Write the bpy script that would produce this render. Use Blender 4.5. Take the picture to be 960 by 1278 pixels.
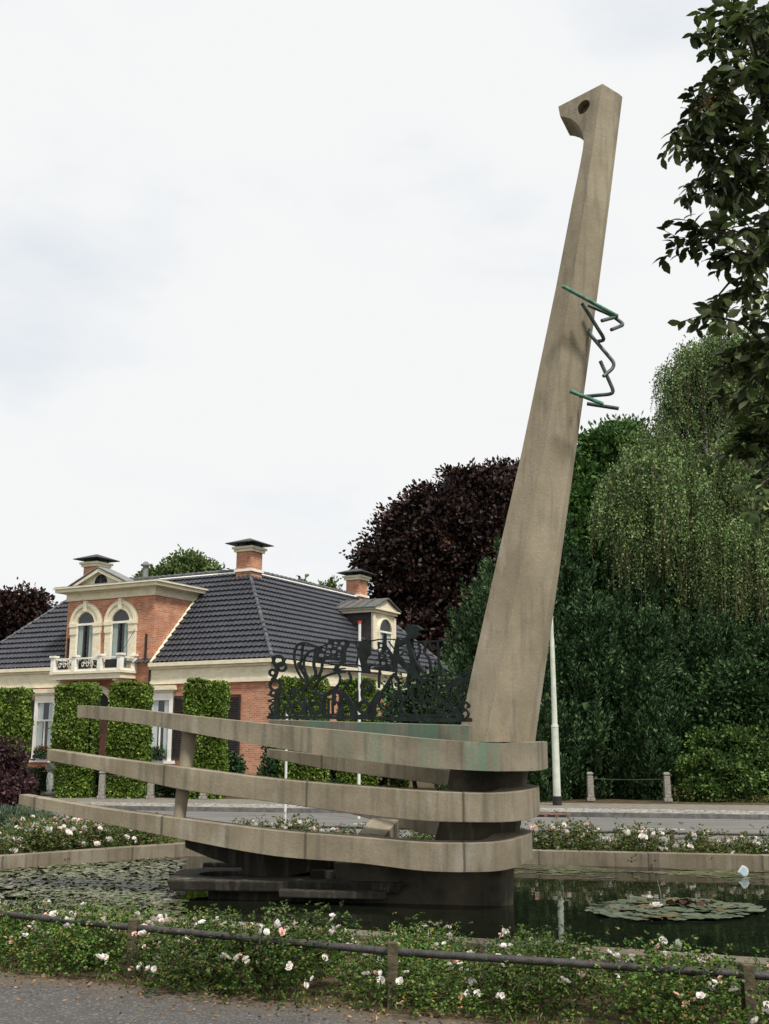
import bpy, bmesh, math, random
import numpy as np
from mathutils import Vector, Matrix
R = math.radians
random.seed(7)
rng = np.random.default_rng(7)
C = bpy.context.scene.collection
SC = bpy.context.scene
for o in list(bpy.data.objects): bpy.data.objects.remove(o)

# ------------------------------------------------------------------ camera
EYE = 1.6; PITCH = R(11.96); F = 1350.0
cam = bpy.data.cameras.new('camera'); co = bpy.data.objects.new('camera', cam); C.objects.link(co)
co.location = (0, 0, EYE); co.rotation_euler = (math.pi / 2 + PITCH, 0, 0)
cam.sensor_fit = 'VERTICAL'; cam.sensor_height = 36; cam.sensor_width = 27; cam.lens = F / 1278 * 36
cam.clip_start = 0.05; cam.clip_end = 2000
SC.camera = co
# ------------------------------------------------------------------ world
SUN_EL, SUN_AZ = R(56), R(148)
w = bpy.data.worlds.new('World'); SC.world = w; w.use_nodes = True
nt = w.node_tree; nt.nodes.clear()
out = nt.nodes.new('ShaderNodeOutputWorld')
sky = nt.nodes.new('ShaderNodeTexSky'); sky.sky_type = 'NISHITA'; sky.sun_disc = False
sky.sun_elevation = SUN_EL; sky.sun_rotation = SUN_AZ
bg = nt.nodes.new('ShaderNodeBackground'); bg.inputs['Strength'].default_value = 0.09
nt.links.new(sky.outputs[0], bg.inputs[0])
tc = nt.nodes.new('ShaderNodeTexCoord')
mp = nt.nodes.new('ShaderNodeMapping'); mp.inputs['Scale'].default_value = (1, 1, 2.2)
nt.links.new(tc.outputs['Generated'], mp.inputs[0])
n1 = nt.nodes.new('ShaderNodeTexNoise'); n1.inputs['Scale'].default_value = 2.3; n1.inputs['Detail'].default_value = 7; n1.inputs['Roughness'].default_value = 0.52
nt.links.new(mp.outputs[0], n1.inputs['Vector'])
r1 = nt.nodes.new('ShaderNodeValToRGB')
r1.color_ramp.elements[0].position = 0.30; r1.color_ramp.elements[0].color = (0.83, 0.88, 0.945, 1)
r1.color_ramp.elements[1].position = 0.54; r1.color_ramp.elements[1].color = (0.95, 0.955, 0.96, 1)
e = r1.color_ramp.elements.new(0.42); e.color = (0.90, 0.93, 0.955, 1)
nt.links.new(n1.outputs['Fac'], r1.inputs[0])
bg2 = nt.nodes.new('ShaderNodeBackground'); bg2.inputs['Strength'].default_value = 0.725
nt.links.new(r1.outputs[0], bg2.inputs[0])
r2 = nt.nodes.new('ShaderNodeValToRGB'); r2.color_ramp.elements[0].position = 0.25; r2.color_ramp.elements[0].color = (0.8, 0.8, 0.8, 1)
r2.color_ramp.elements[1].position = 0.5
nt.links.new(n1.outputs['Fac'], r2.inputs[0])
mx = nt.nodes.new('ShaderNodeMixShader')
nt.links.new(r2.outputs[0], mx.inputs[0]); nt.links.new(bg.outputs[0], mx.inputs[1]); nt.links.new(bg2.outputs[0], mx.inputs[2])
nt.links.new(mx.outputs[0], out.inputs[0])
sl = bpy.data.lights.new('sun', 'SUN'); sl.energy = 3.3; sl.angle = R(10); sl.color = (1, 0.95, 0.87)
so = bpy.data.objects.new('sun', sl); C.objects.link(so)
sd = Vector((math.sin(SUN_AZ) * math.cos(SUN_EL), math.cos(SUN_AZ) * math.cos(SUN_EL), math.sin(SUN_EL)))
so.rotation_euler = sd.to_track_quat('Z', 'Y').to_euler(); so.location = (0, -5, 30)
vs = SC.view_settings; vs.view_transform = 'Standard'; vs.look = 'None'; vs.gamma = 1; vs.exposure = 0.42; vs.use_curve_mapping = False

# ------------------------------------------------------------------ helpers
def ray(px, py):
    dy = py - 639
    return px - 480, F * math.cos(PITCH) + dy * math.sin(PITCH), F * math.sin(PITCH) - dy * math.cos(PITCH)
def P(px, py, Y):
    x, y, v = ray(px, py); t = Y / y
    return Vector((x * t, Y, EYE + v * t))
def G(px, py, z=0.0):
    x, y, v = ray(px, py); t = (z - EYE) / v
    return Vector((x * t, y * t, z))

def mat(name, c1, c2=None, scale=4, rough=0.8, bump=0.0, bscale=None, spec=0.3, detail=5, stretch=(1, 1, 1), lo=0.35, hi=0.65, metallic=0, extra=None):
    m = bpy.data.materials.new(name); m.use_nodes = True
    t = m.node_tree; b = t.nodes['Principled BSDF']
    b.inputs['Roughness'].default_value = rough; b.inputs['Specular IOR Level'].default_value = spec; b.inputs['Metallic'].default_value = metallic
    tcn = t.nodes.new('ShaderNodeTexCoord'); mpn = t.nodes.new('ShaderNodeMapping'); mpn.inputs['Scale'].default_value = stretch
    t.links.new(tcn.outputs['Object'], mpn.inputs[0])
    col = None
    if c2 is None: b.inputs['Base Color'].default_value = (*c1, 1)
    else:
        n = t.nodes.new('ShaderNodeTexNoise'); n.inputs['Scale'].default_value = scale; n.inputs['Detail'].default_value = detail; n.inputs['Roughness'].default_value = 0.6
        t.links.new(mpn.outputs[0], n.inputs['Vector'])
        r = t.nodes.new('ShaderNodeValToRGB'); r.color_ramp.elements[0].position = lo; r.color_ramp.elements[0].color = (*c1, 1)
        r.color_ramp.elements[1].position = hi; r.color_ramp.elements[1].color = (*c2, 1)
        t.links.new(n.outputs['Fac'], r.inputs[0]); col = r.outputs[0]
        t.links.new(col, b.inputs['Base Color'])
    if bump:
        n2 = t.nodes.new('ShaderNodeTexNoise'); n2.inputs['Scale'].default_value = bscale or scale * 5; n2.inputs['Detail'].default_value = 6
        t.links.new(mpn.outputs[0], n2.inputs['Vector'])
        bp = t.nodes.new('ShaderNodeBump'); bp.inputs['Strength'].default_value = bump; bp.inputs['Distance'].default_value = 0.02
        t.links.new(n2.outputs['Fac'], bp.inputs['Height']); t.links.new(bp.outputs[0], b.inputs['Normal'])
    if extra: extra(t, b, tcn, col)
    return m

def mixc(t, a, b_, fac):
    m = t.nodes.new('ShaderNodeMix'); m.data_type = 'RGBA'
    for sock, v in ((m.inputs[6], a), (m.inputs[7], b_)):
        if isinstance(v, tuple): sock.default_value = (*v, 1)
        else: t.links.new(v, sock)
    t.links.new(fac, m.inputs[0])
    return m.outputs[2]
def ramp(t, src, lo, hi, inv=False):
    r = t.nodes.new('ShaderNodeValToRGB'); r.color_ramp.elements[0].position = lo; r.color_ramp.elements[1].position = hi
    if inv: r.color_ramp.elements[0].color = (1, 1, 1, 1); r.color_ramp.elements[1].color = (0, 0, 0, 1)
    t.links.new(src, r.inputs[0]); return r.outputs[0]
def noise(t, vec, scale, detail=4, stretch=None):
    if stretch:
        mpn = t.nodes.new('ShaderNodeMapping'); mpn.inputs['Scale'].default_value = stretch; t.links.new(vec, mpn.inputs[0]); vec = mpn.outputs[0]
    n = t.nodes.new('ShaderNodeTexNoise'); n.inputs['Scale'].default_value = scale; n.inputs['Detail'].default_value = detail
    t.links.new(vec, n.inputs['Vector']); return n.outputs['Fac']
def mathn(t, op, a, b_=None):
    m = t.nodes.new('ShaderNodeMath'); m.operation = op
    for i, v in enumerate((a, b_)):
        if v is None: continue
        if isinstance(v, (int, float)): m.inputs[i].default_value = v
        else: t.links.new(v, m.inputs[i])
    return m.outputs[0]

def concrete(name, c1, c2, green=0.0, dirt=0.5, bands=(), joints=0):
    def ex(t, b, tcn, col):
        o = tcn.outputs['Object']
        c = col
        # darker vertical run-off streaks, pits and pale lime marks
        st = ramp(t, noise(t, o, 3.0, 8, (4.2, 4.2, 0.35)), 0.5, 0.68)
        c = mixc(t, c, (0.075, 0.066, 0.052), mathn(t, 'MULTIPLY', st, dirt))
        pal = ramp(t, noise(t, o, 2.1, 5, (2.4, 2.4, 0.5)), 0.6, 0.72)
        c = mixc(t, c, (0.42, 0.39, 0.33), mathn(t, 'MULTIPLY', pal, 0.45))
        fine = ramp(t, noise(t, o, 55, 3), 0.35, 0.7)
        c = mixc(t, c, (0.10, 0.09, 0.075), mathn(t, 'MULTIPLY', mathn(t, 'SUBTRACT', 1.0, fine), 0.22))
        sj = t.nodes.new('ShaderNodeSeparateXYZ'); t.links.new(o, sj.inputs[0])
        fx = mathn(t, 'ABSOLUTE', mathn(t, 'SUBTRACT', mathn(t, 'FRACT', mathn(t, 'MULTIPLY', mathn(t, 'ADD', sj.outputs[0], mathn(t, 'MULTIPLY', noise(t, o, 3, 5), .03)), joints)), .5)) if joints else None
        if joints: c = mixc(t, c, (0.05, 0.045, 0.035), mathn(t, 'MULTIPLY', ramp(t, fx, .004, .012, True), .7))
        v = t.nodes.new('ShaderNodeTexVoronoi'); v.inputs['Scale'].default_value = 16; t.links.new(o, v.inputs['Vector'])
        pit = ramp(t, v.outputs['Distance'], 0.06, 0.10, True)
        c = mixc(t, c, (0.05, 0.045, 0.04), mathn(t, 'MULTIPLY', pit, 0.55))
        if green or bands:
            sx = t.nodes.new('ShaderNodeSeparateXYZ'); t.links.new(o, sx.inputs[0])
            g = None
            wob = mathn(t, 'MULTIPLY', mathn(t, 'SUBTRACT', noise(t, o, 5, 4, (1, 1, 0.35)), 0.5), 0.22)
            xx = mathn(t, 'ADD', sx.outputs[0], wob)
            for (xc, hw, s_) in bands:
                d = mathn(t, 'ABSOLUTE', mathn(t, 'SUBTRACT', xx, xc))
                k = mathn(t, 'MULTIPLY', mathn(t, 'MAXIMUM', mathn(t, 'SUBTRACT', 1.0, mathn(t, 'DIVIDE', d, hw)), 0.0), 2.2 * s_)
                k = mathn(t, 'MINIMUM', k, s_)
                g = k if g is None else mathn(t, 'MAXIMUM', g, k)
            gn = mathn(t, 'ADD', mathn(t, 'MULTIPLY', noise(t, o, 9, 4), 0.8), 0.55)
            g = mathn(t, 'MINIMUM', mathn(t, 'MULTIPLY', g, gn), 1.0)
            g = mathn(t, 'MULTIPLY', g, ramp(t, noise(t, o, 4, 6, (3, 3, .7)), .26, .52))
            c = mixc(t, c, (0.135, 0.235, 0.165), mathn(t, 'MULTIPLY', g, .95))
        t.links.new(c, b.inputs['Base Color'])
    return mat(name, c1, c2, scale=1.6, rough=0.9, bump=0.16, bscale=32, spec=0.2, extra=ex)

def leafmat(name, cols, rough=0.55, spec=0.35, trans=0.15, objrand=0.0):
    spec *= .55
    """colour varies leaf by leaf"""
    m = bpy.data.materials.new(name); m.use_nodes = True; t = m.node_tree; b = t.nodes['Principled BSDF']
    g = t.nodes.new('ShaderNodeNewGeometry'); r = t.nodes.new('ShaderNodeValToRGB'); r.color_ramp.interpolation = 'LINEAR'
    els = r.color_ramp.elements
    for i, (p, c) in enumerate(cols):
        e_ = els[i] if i < 2 else els.new(p)
        e_.position = p; e_.color = (*c, 1)
    t.links.new(g.outputs['Random Per Island'], r.inputs[0])
    tcn = t.nodes.new('ShaderNodeTexCoord')
    big = ramp(t, noise(t, tcn.outputs['Object'], 0.9, 3), 0.3, 0.7)
    mm = t.nodes.new('ShaderNodeMix'); mm.data_type = 'RGBA'; mm.blend_type = 'MULTIPLY'; mm.inputs[0].default_value = 1
    t.links.new(r.outputs[0], mm.inputs[6])
    rr = t.nodes.new('ShaderNodeMapRange'); rr.inputs[3].default_value = 0.65; rr.inputs[4].default_value = 1.35; t.links.new(big, rr.inputs[0])
    if objrand:
        oi = t.nodes.new('ShaderNodeObjectInfo'); sm = mathn(t, 'ADD', rr.outputs[0], mathn(t, 'MULTIPLY', mathn(t, 'SUBTRACT', oi.outputs['Random'], .5), objrand)); rr = sm.node
    cc = t.nodes.new('ShaderNodeCombineColor')
    for i in range(3): t.links.new(rr.outputs[0], cc.inputs[i])
    t.links.new(cc.outputs[0], mm.inputs[7])
    t.links.new(mm.outputs[2], b.inputs['Base Color'])
    b.inputs['Roughness'].default_value = rough; b.inputs['Specular IOR Level'].default_value = spec
    if trans:
        tr = t.nodes.new('ShaderNodeBsdfTranslucent'); t.links.new(mm.outputs[2], tr.inputs[0])
        ms = t.nodes.new('ShaderNodeMixShader'); ms.inputs[0].default_value = trans
        t.links.new(b.outputs[0], ms.inputs[1]); t.links.new(tr.outputs[0], ms.inputs[2])
        t.links.new(ms.outputs[0], t.nodes['Material Output'].inputs[0])
    return m

class MB:
    def __init__(s): s.v = []; s.f = []
    def add(s, vs_, fs):
        n = len(s.v); s.v += [tuple(v) for v in vs_]; s.f += [tuple(i + n for i in f) for f in fs]; return s
    def box(s, x0, x1, y0, y1, z0, z1, T=None):
        vs_ = [(x, y, z) for z in (z0, z1) for y in (y0, y1) for x in (x0, x1)]
        if T: vs_ = [T(*v) for v in vs_]
        return s.add(vs_, [(0, 2, 3, 1), (4, 5, 7, 6), (0, 1, 5, 4), (2, 6, 7, 3), (0, 4, 6, 2), (1, 3, 7, 5)])
    def prism(s, lo, hi):
        n = len(lo)
        return s.add(list(lo) + list(hi), [tuple(range(n))[::-1], tuple(range(n, 2 * n))] + [(i, (i + 1) % n, n + (i + 1) % n, n + i) for i in range(n)])
    def poly(s, pts, z0, z1): return s.prism([(p[0], p[1], z0) for p in pts], [(p[0], p[1], z1) for p in pts])
    def loft(s, rings, caps=True):
        n = len(rings[0]); vs_ = [v for r in rings for v in r]; fs = []
        for k in range(len(rings) - 1):
            for i in range(n):
                a = k * n + i; b_ = k * n + (i + 1) % n
                fs.append((a, b_, b_ + n, a + n))
        if caps: fs += [tuple(range(n))[::-1], tuple(range((len(rings) - 1) * n, len(rings) * n))]
        return s.add(vs_, fs)
    def tube(s, pts, r, seg=8, caps=True):
        pts = [Vector(p) for p in pts]; rs = r if isinstance(r, (list, tuple)) else [r] * len(pts); rings = []
        up = Vector((0.123, 0.2, 1)).normalized()
        for i, p in enumerate(pts):
            d = (pts[min(i + 1, len(pts) - 1)] - pts[max(i - 1, 0)])
            if d.length < 1e-9: d = Vector((0, 0, 1))
            d.normalize(); a = d.cross(up)
            if a.length < 0.05: a = d.cross(Vector((1, 0, 0)))
            a.normalize(); b_ = d.cross(a)
            rings.append([p + (a * math.cos(2 * math.pi * k / seg) + b_ * math.sin(2 * math.pi * k / seg)) * rs[i] for k in range(seg)])
        return s.loft(rings, caps)
    def cyl(s, x, y, z0, z1, r0, r1=None, seg=16): return s.tube([(x, y, z0), (x, y, z1)], [r0, r0 if r1 is None else r1], seg)
    def build(s, name, m, parent=None, bevel=0, smooth=False, recalc=True):
        me = bpy.data.meshes.new(name); me.from_pydata(s.v, [], s.f); me.update()
        if recalc or bevel:
            bm = bmesh.new(); bm.from_mesh(me)
            bmesh.ops.recalc_face_normals(bm, faces=bm.faces)
            if bevel:
                es = [e_ for e_ in bm.edges if len(e_.link_faces) == 2 and e_.calc_face_angle(0) > 0.5]
                bmesh.ops.bevel(bm, geom=es, offset=bevel, segments=2, affect='EDGES', profile=0.6, clamp_overlap=True)
            bm.to_mesh(me); bm.free()
        if smooth:
            me.polygons.foreach_set('use_smooth', [True] * len(me.polygons))
            try: me.set_sharp_from_angle(angle=R(38))
            except Exception: pass
        me.materials.append(m)
        o = bpy.data.objects.new(name, me); C.objects.link(o)
        if parent: o.parent = parent
        return o
def tag(o, label=None, cat=None, group=None, kind=None):
    for k, v in (('label', label), ('category', cat), ('group', group), ('kind', kind)):
        if v: o[k] = v
    return o
def thing(name, label, cat, loc=(0, 0, 0), rz=0, group=None):
    o = bpy.data.objects.new(name, None); C.objects.link(o); o.location = loc; o.rotation_euler = (0, 0, rz)
    return tag(o, label, cat, group)
KIDS = {}
def copy_tree(o, parent=None):
    c = o.copy(); C.objects.link(c)
    if parent: c.parent = parent
    for ch in [x for x in o.children]: copy_tree(ch, c)
    return c
def quads(name, V, nper, m, parent=None, smooth=False):
    """V: (N*nper,3) verts, every nper of them one face"""
    V = np.asarray(V, dtype=np.float32).reshape(-1, 3); n = len(V); k = n // nper
    me = bpy.data.meshes.new(name); me.vertices.add(n); me.vertices.foreach_set('co', V.ravel())
    me.loops.add(n); me.loops.foreach_set('vertex_index', np.arange(n, dtype=np.int32))
    me.polygons.add(k); me.polygons.foreach_set('loop_start', np.arange(0, n, nper, dtype=np.int32))
    me.update(calc_edges=True); me.validate()
    me.materials.append(m)
    o = bpy.data.objects.new(name, me); C.objects.link(o)
    if parent: o.parent = parent
    return o
def unit(a): return a / np.maximum(np.linalg.norm(a, axis=-1, keepdims=True), 1e-9)
def leafv(Cn, D, L, W, rg=rng):
    """diamond leaves: base Cn, axis D, length L, width W"""
    n = len(Cn); D = unit(D); rv = unit(rg.normal(size=(n, 3))); S = unit(np.cross(D, rv))
    L = np.broadcast_to(np.asarray(L, float).reshape(-1, 1), (n, 1)); W = np.broadcast_to(np.asarray(W, float).reshape(-1, 1), (n, 1))
    a = Cn - D * L * .5; b_ = Cn + S * W * .5 + D * L * .05; c = Cn + D * L * .5; d = Cn - S * W * .5 + D * L * .05
    return np.stack([a, b_, c, d], 1).reshape(-1, 3)
def sph(n, rg=rng): return unit(rg.normal(size=(n, 3)))

# leaf with serrated outline folded on the midrib (two faces of a fan each side) for plants near the camera
LT = [(0, 0), (.10, .14), (.22, .30), (.33, .33), (.45, .44), (.57, .40), (.68, .40), (.80, .24), (.90, .15), (1.0, 0)]
def near_leaves(name, Cn, D, L, W, m, parent, fold=.25, droop=.18, rg=rng):
    n = len(Cn); D = unit(D); up = np.tile([[0, 0, 1.0]], (n, 1)) + rg.normal(size=(n, 3)) * .45
    S = unit(np.cross(D, up)); N = unit(np.cross(S, D)); vs_ = []; k = len(LT)
    L = np.asarray(L).reshape(-1, 1); W = np.asarray(W).reshape(-1, 1)
    for sgn in (0, 1, -1):
        for (u, v_) in LT:
            if sgn == 0: vs_.append(Cn + D * L * u - N * L * droop * u * u)
            elif 0 < u < 1: vs_.append(Cn + D * L * u - N * L * droop * u * u + S * W * v_ * sgn + N * W * v_ * fold)
    V = np.stack(vs_, 1).reshape(-1, 3); per = len(vs_)
    f = []
    for (off, fl) in ((k, False), (k + k - 2, True)):
        for i in range(k - 1):
            if i == 0: q = (0, 1, off)
            elif i == k - 2: q = (k - 2, k - 1, off + k - 3)
            else: q = (i, i + 1, off + i, off + i - 1)
            f.append(q if not fl else q[::-1])
    lv = np.concatenate([np.array(q) for q in f]); tot = np.array([len(q) for q in f])
    me = bpy.data.meshes.new(name); me.vertices.add(n * per); me.vertices.foreach_set('co', V.astype(np.float32).ravel())
    al = (lv[None, :] + (np.arange(n) * per)[:, None]).ravel().astype(np.int32); tt = np.tile(tot, n); ls = np.concatenate([[0], np.cumsum(tt)[:-1]]).astype(np.int32)
    me.loops.add(len(al)); me.loops.foreach_set('vertex_index', al); me.polygons.add(len(tt)); me.polygons.foreach_set('loop_start', ls)
    me.update(calc_edges=True); me.validate(); me.polygons.foreach_set('use_smooth', [True] * len(me.polygons)); me.materials.append(m)
    o = bpy.data.objects.new(name, me); C.objects.link(o); o.parent = parent
    return o

# ------------------------------------------------------------------ materials
M = {}
M['conc'] = concrete('weathered concrete', (0.205, 0.174, 0.118), (0.335, 0.288, 0.205), dirt=0.4, joints=.62)
M['conc_top'] = concrete('stained concrete upper beam', (0.19, 0.165, 0.116), (0.315, 0.275, 0.20), dirt=0.5, bands=((0.98, .16, .75), (1.12, .06, .5), (-0.1, .14, .35), (0.45, .12, .3), (-0.45, .1, .2)))
M['conc_plinth'] = concrete('verdigris stained plinth', (0.20, 0.19, 0.14), (0.31, 0.29, 0.22), dirt=0.4, bands=((-0.82, .14, .9), (-0.16, .22, .95), (0.06, .10, .5), (0.42, .2, .9), (0.8, .16, .55)))
M['conc_mast'] = concrete('mast concrete', (0.235, 0.198, 0.135), (0.335, 0.286, 0.205), dirt=0.33)
M['conc_shade'] = concrete('shade painted concrete', (0.008, 0.008, 0.006), (0.03, 0.028, 0.02), dirt=0.8)  # shade under the hull painted in as a near-black concrete colour
M['conc_pier'] = concrete('shade painted pier concrete', (0.03, 0.027, 0.018), (0.14, 0.12, 0.08), dirt=0.8)  # pier and foot: shade below the tiers is put into this darker colour
M['iron'] = mat('blackened bronze openwork', (0.006, 0.009, 0.008), (0.020, 0.032, 0.028), 9, 0.7, 0.2, 60, 0.22)
M['verdigris'] = mat('verdigris bronze rod', (0.04, 0.10, 0.075), (0.13, 0.32, 0.22), 14, 0.75, 0.3, 60)
M['bronze_dark'] = mat('dark bronze rod', (0.020, 0.028, 0.026), (0.05, 0.09, 0.07), 12, 0.5, 0.2, 60, 0.5)
M['coping'] = concrete('pool coping concrete', (0.17, 0.14, 0.095), (0.26, 0.225, 0.17), dirt=0.6, joints=.7)
M['railmetal'] = mat('painted rail metal', (0.022, 0.02, 0.02), (0.055, 0.048, 0.042), 18, 0.5, 0.3, 80, 0.5)
M['railpost'] = mat('rusty rail post', (0.04, 0.035, 0.022), (0.10, 0.08, 0.045), 15, 0.8, 0.4, 60)
def gravel(t, b, tcn, col):
    o = tcn.outputs['Object']
    v = t.nodes.new('ShaderNodeTexVoronoi'); v.inputs['Scale'].default_value = 70; t.links.new(o, v.inputs['Vector'])
    c = mixc(t, col, (.09, .085, .08), ramp(t, v.outputs['Distance'], .25, .6))
    sp = ramp(t, noise(t, o, 38, 4), 0.56, 0.68)
    c = mixc(t, c, (0.36, 0.34, 0.31), mathn(t, 'MULTIPLY', sp, 0.5))
    sx = t.nodes.new('ShaderNodeSeparateXYZ'); t.links.new(o, sx.inputs[0])
    edge = mathn(t, 'ADD', mathn(t, 'ADD', sx.outputs[1], mathn(t, 'MULTIPLY', sx.outputs[0], .43)), mathn(t, 'MULTIPLY', noise(t, o, 1.6, 5), 1.0))
    so_ = ramp(t, mathn(t, 'SUBTRACT', edge, 6.75), 0.35, 0.75)
    c = mixc(t, c, (0.155, 0.12, 0.08), mathn(t, 'MULTIPLY', so_, 0.8))
    t.links.new(c, b.inputs['Base Color'])
M['path'] = mat('worn path asphalt', (0.075, 0.07, 0.066), (0.16, 0.15, 0.14), 7, 0.95, 1.0, 90, 0.2, extra=gravel)
M['soil'] = mat('bed soil', (0.045, 0.033, 0.02), (0.12, 0.09, 0.055), 8, 1, 0.8, 60, 0.1)
M['grass'] = mat('rough grass', (0.035, 0.06, 0.015), (0.09, 0.12, 0.035), 6, 1, 0.8, 50, 0.1)
M['road'] = mat('grey asphalt road', (0.115, 0.11, 0.103), (0.175, 0.168, 0.158), 1.6, 0.9, 0.4, 120, 0.25, detail=9, stretch=(.3, 1.6, 1))
M['paving'] = mat('pavement slabs', (0.13, 0.12, 0.10), (0.21, 0.195, 0.165), 5, 0.9, 0.3, 60)
M['kerb'] = mat('kerb stone', (0.085, 0.082, 0.08), (0.17, 0.165, 0.16), 6, 0.9, 0.3, 60)
M['paint'] = mat('road paint', (0.45, 0.45, 0.43), (0.6, 0.6, 0.57), 12, 0.7)
def setts(t, b, tcn, col):
    v = t.nodes.new('ShaderNodeTexVoronoi'); v.inputs['Scale'].default_value = 6.5; v.feature = 'DISTANCE_TO_EDGE'; t.links.new(tcn.outputs['Object'], v.inputs['Vector'])
    v2 = t.nodes.new('ShaderNodeTexVoronoi'); v2.inputs['Scale'].default_value = 6.5; t.links.new(tcn.outputs['Object'], v2.inputs['Vector'])
    sep = t.nodes.new('ShaderNodeSeparateColor'); t.links.new(v2.outputs['Color'], sep.inputs[0])
    c = mixc(t, (0.22, 0.205, 0.18), (0.42, 0.395, 0.35), sep.outputs[0])
    c = mixc(t, c, (0.07, 0.065, 0.05), ramp(t, v.outputs['Distance'], 0.03, 0.10, True))
    t.links.new(c, b.inputs['Base Color'])
M['setts'] = mat('cobbled strip', (0.2, 0.2, 0.2), (0.3, 0.3, 0.3), 5, 0.9, extra=setts)
M['granite'] = mat('granite post', (0.14, 0.13, 0.11), (0.30, 0.28, 0.24), 14, 0.85, 0.4, 60)
M['dark'] = mat('black iron', (0.012, 0.012, 0.012), (0.03, 0.03, 0.03), 8, 0.5)
# water
def water(t, b, tcn, col):
    b.inputs['IOR'].default_value = 1.33
    n = noise(t, tcn.outputs['Object'], 3.0, 3, (1, 1.6, 1))
    bp = t.nodes.new('ShaderNodeBump'); bp.inputs['Strength'].default_value = 0.05; bp.inputs['Distance'].default_value = 0.03
    t.links.new(n, bp.inputs['Height']); t.links.new(bp.outputs[0], b.inputs['Normal'])
M['water'] = mat('dark pond water', (0.006, 0.008, 0.005), (0.012, 0.014, 0.008), 2, 0.02, extra=water, spec=0.5)
# brick
def brick(t, b, tcn, col):
    sx = t.nodes.new('ShaderNodeSeparateXYZ'); t.links.new(tcn.outputs['Object'], sx.inputs[0])
    cx = t.nodes.new('ShaderNodeCombineXYZ'); t.links.new(mathn(t, 'ADD', sx.outputs[0], sx.outputs[1]), cx.inputs[0]); t.links.new(sx.outputs[2], cx.inputs[1])
    br = t.nodes.new('ShaderNodeTexBrick'); t.links.new(cx.outputs[0], br.inputs['Vector'])
    br.inputs['Color1'].default_value = (0.37, 0.125, 0.062, 1); br.inputs['Color2'].default_value = (0.60, 0.26, 0.145, 1); br.inputs['Mortar'].default_value = (0.52, 0.38, 0.28, 1)
    br.inputs['Scale'].default_value = 1; br.inputs['Brick Width'].default_value = 0.23; br.inputs['Row Height'].default_value = 0.075; br.inputs['Mortar Size'].default_value = 0.011
    c = mixc(t, br.outputs['Color'], (0.30, 0.11, 0.065), mathn(t, 'MULTIPLY', ramp(t, noise(t, tcn.outputs['Object'], 2.4, 9), 0.4, 0.62), 0.4))
    t.links.new(c, b.inputs['Base Color'])
    bp = t.nodes.new('ShaderNodeBump'); bp.inputs['Strength'].default_value = 0.5; bp.inputs['Distance'].default_value = 0.01; bp.invert = True
    t.links.new(br.outputs['Fac'], bp.inputs['Height']); t.links.new(bp.outputs[0], b.inputs['Normal'])
M['brick'] = mat('orange red brick', (0.3, 0.1, 0.1), (0.4, 0.2, 0.1), 5, 0.9, extra=brick)
M['cream'] = mat('cream painted wood', (0.64, 0.58, 0.42), (0.78, 0.72, 0.55), 3, 0.55, stretch=(1, 1, 3))
M['white'] = mat('white painted wood', (0.72, 0.70, 0.62), (0.84, 0.82, 0.74), 3, 0.5)
M['tile'] = mat('anthracite pantile', (0.014, 0.016, 0.022), (0.046, 0.048, 0.060), 3.8, 0.38, spec=0.5, lo=.3, hi=.7)
M['ridgetile'] = mat('ridge tile', (0.03, 0.032, 0.038), (0.12, 0.12, 0.13), 5, 0.4, spec=0.5)
M['lead'] = mat('lead sheet', (0.13, 0.135, 0.13), (0.24, 0.245, 0.235), 4, 0.6)
M['zinc'] = mat('weathered zinc', (0.06, 0.062, 0.056), (0.12, 0.12, 0.105), 4, 0.6)
M['slate'] = mat('dark dormer cladding', (0.030, 0.024, 0.026), (0.06, 0.05, 0.05), 5, 0.7)
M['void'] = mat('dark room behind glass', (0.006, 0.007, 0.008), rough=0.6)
M['curtain'] = mat('pale green curtain', (0.22, 0.27, 0.24), (0.42, 0.47, 0.43), 6, 0.9, stretch=(9, 9, .15))
M['netcurtain'] = mat('white net curtain', (0.42, 0.46, 0.48), (0.68, 0.71, 0.72), 6, 0.9, stretch=(9, 9, .15))
M['blind'] = mat('pale grey blind', (0.45, 0.49, 0.47), (0.55, 0.58, 0.55), 3, 0.8)
M['shutter'] = mat('black louvred shutter', (0.010, 0.009, 0.008), (0.022, 0.02, 0.018), 5, 0.4, spec=0.5)
M['door'] = mat('oxblood door', (0.05, 0.012, 0.007), (0.10, 0.026, 0.014), 5, 0.4, stretch=(1, 1, .3), spec=.5)
g = bpy.data.materials.new('window glass'); g.use_nodes = True; t = g.node_tree; t.nodes.clear()
o_ = t.nodes.new('ShaderNodeOutputMaterial'); a = t.nodes.new('ShaderNodeBsdfTransparent'); a.inputs[0].default_value = (.9, .93, .92, 1); b = t.nodes.new('ShaderNodeBsdfGlossy'); b.inputs['Roughness'].default_value = 0.03
mm = t.nodes.new('ShaderNodeMixShader'); mm.inputs[0].default_value = .07
t.links.new(a.outputs[0], mm.inputs[1]); t.links.new(b.outputs[0], mm.inputs[2]); t.links.new(mm.outputs[0], o_.inputs[0])
M['glass'] = g
M['polewhite'] = mat('pale painted steel', (0.42, 0.46, 0.38), (0.58, 0.61, 0.52), 4, 0.5)
M['white_gloss'] = mat('white paint pole', (0.5, 0.5, 0.47), (0.68, 0.68, 0.65), 4, 0.5)
M['red'] = mat('red paint', (0.45, 0.03, 0.02), (0.55, 0.05, 0.03), 6, 0.5)
M['rust'] = mat('rusty cast iron', (0.12, 0.06, 0.045), (0.22, 0.13, 0.10), 20, 0.9)
M['bark'] = mat('bark', (0.035, 0.028, 0.02), (0.09, 0.075, 0.055), 8, 0.95, 0.8, 30, 0.1, stretch=(2, 2, .5))
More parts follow.
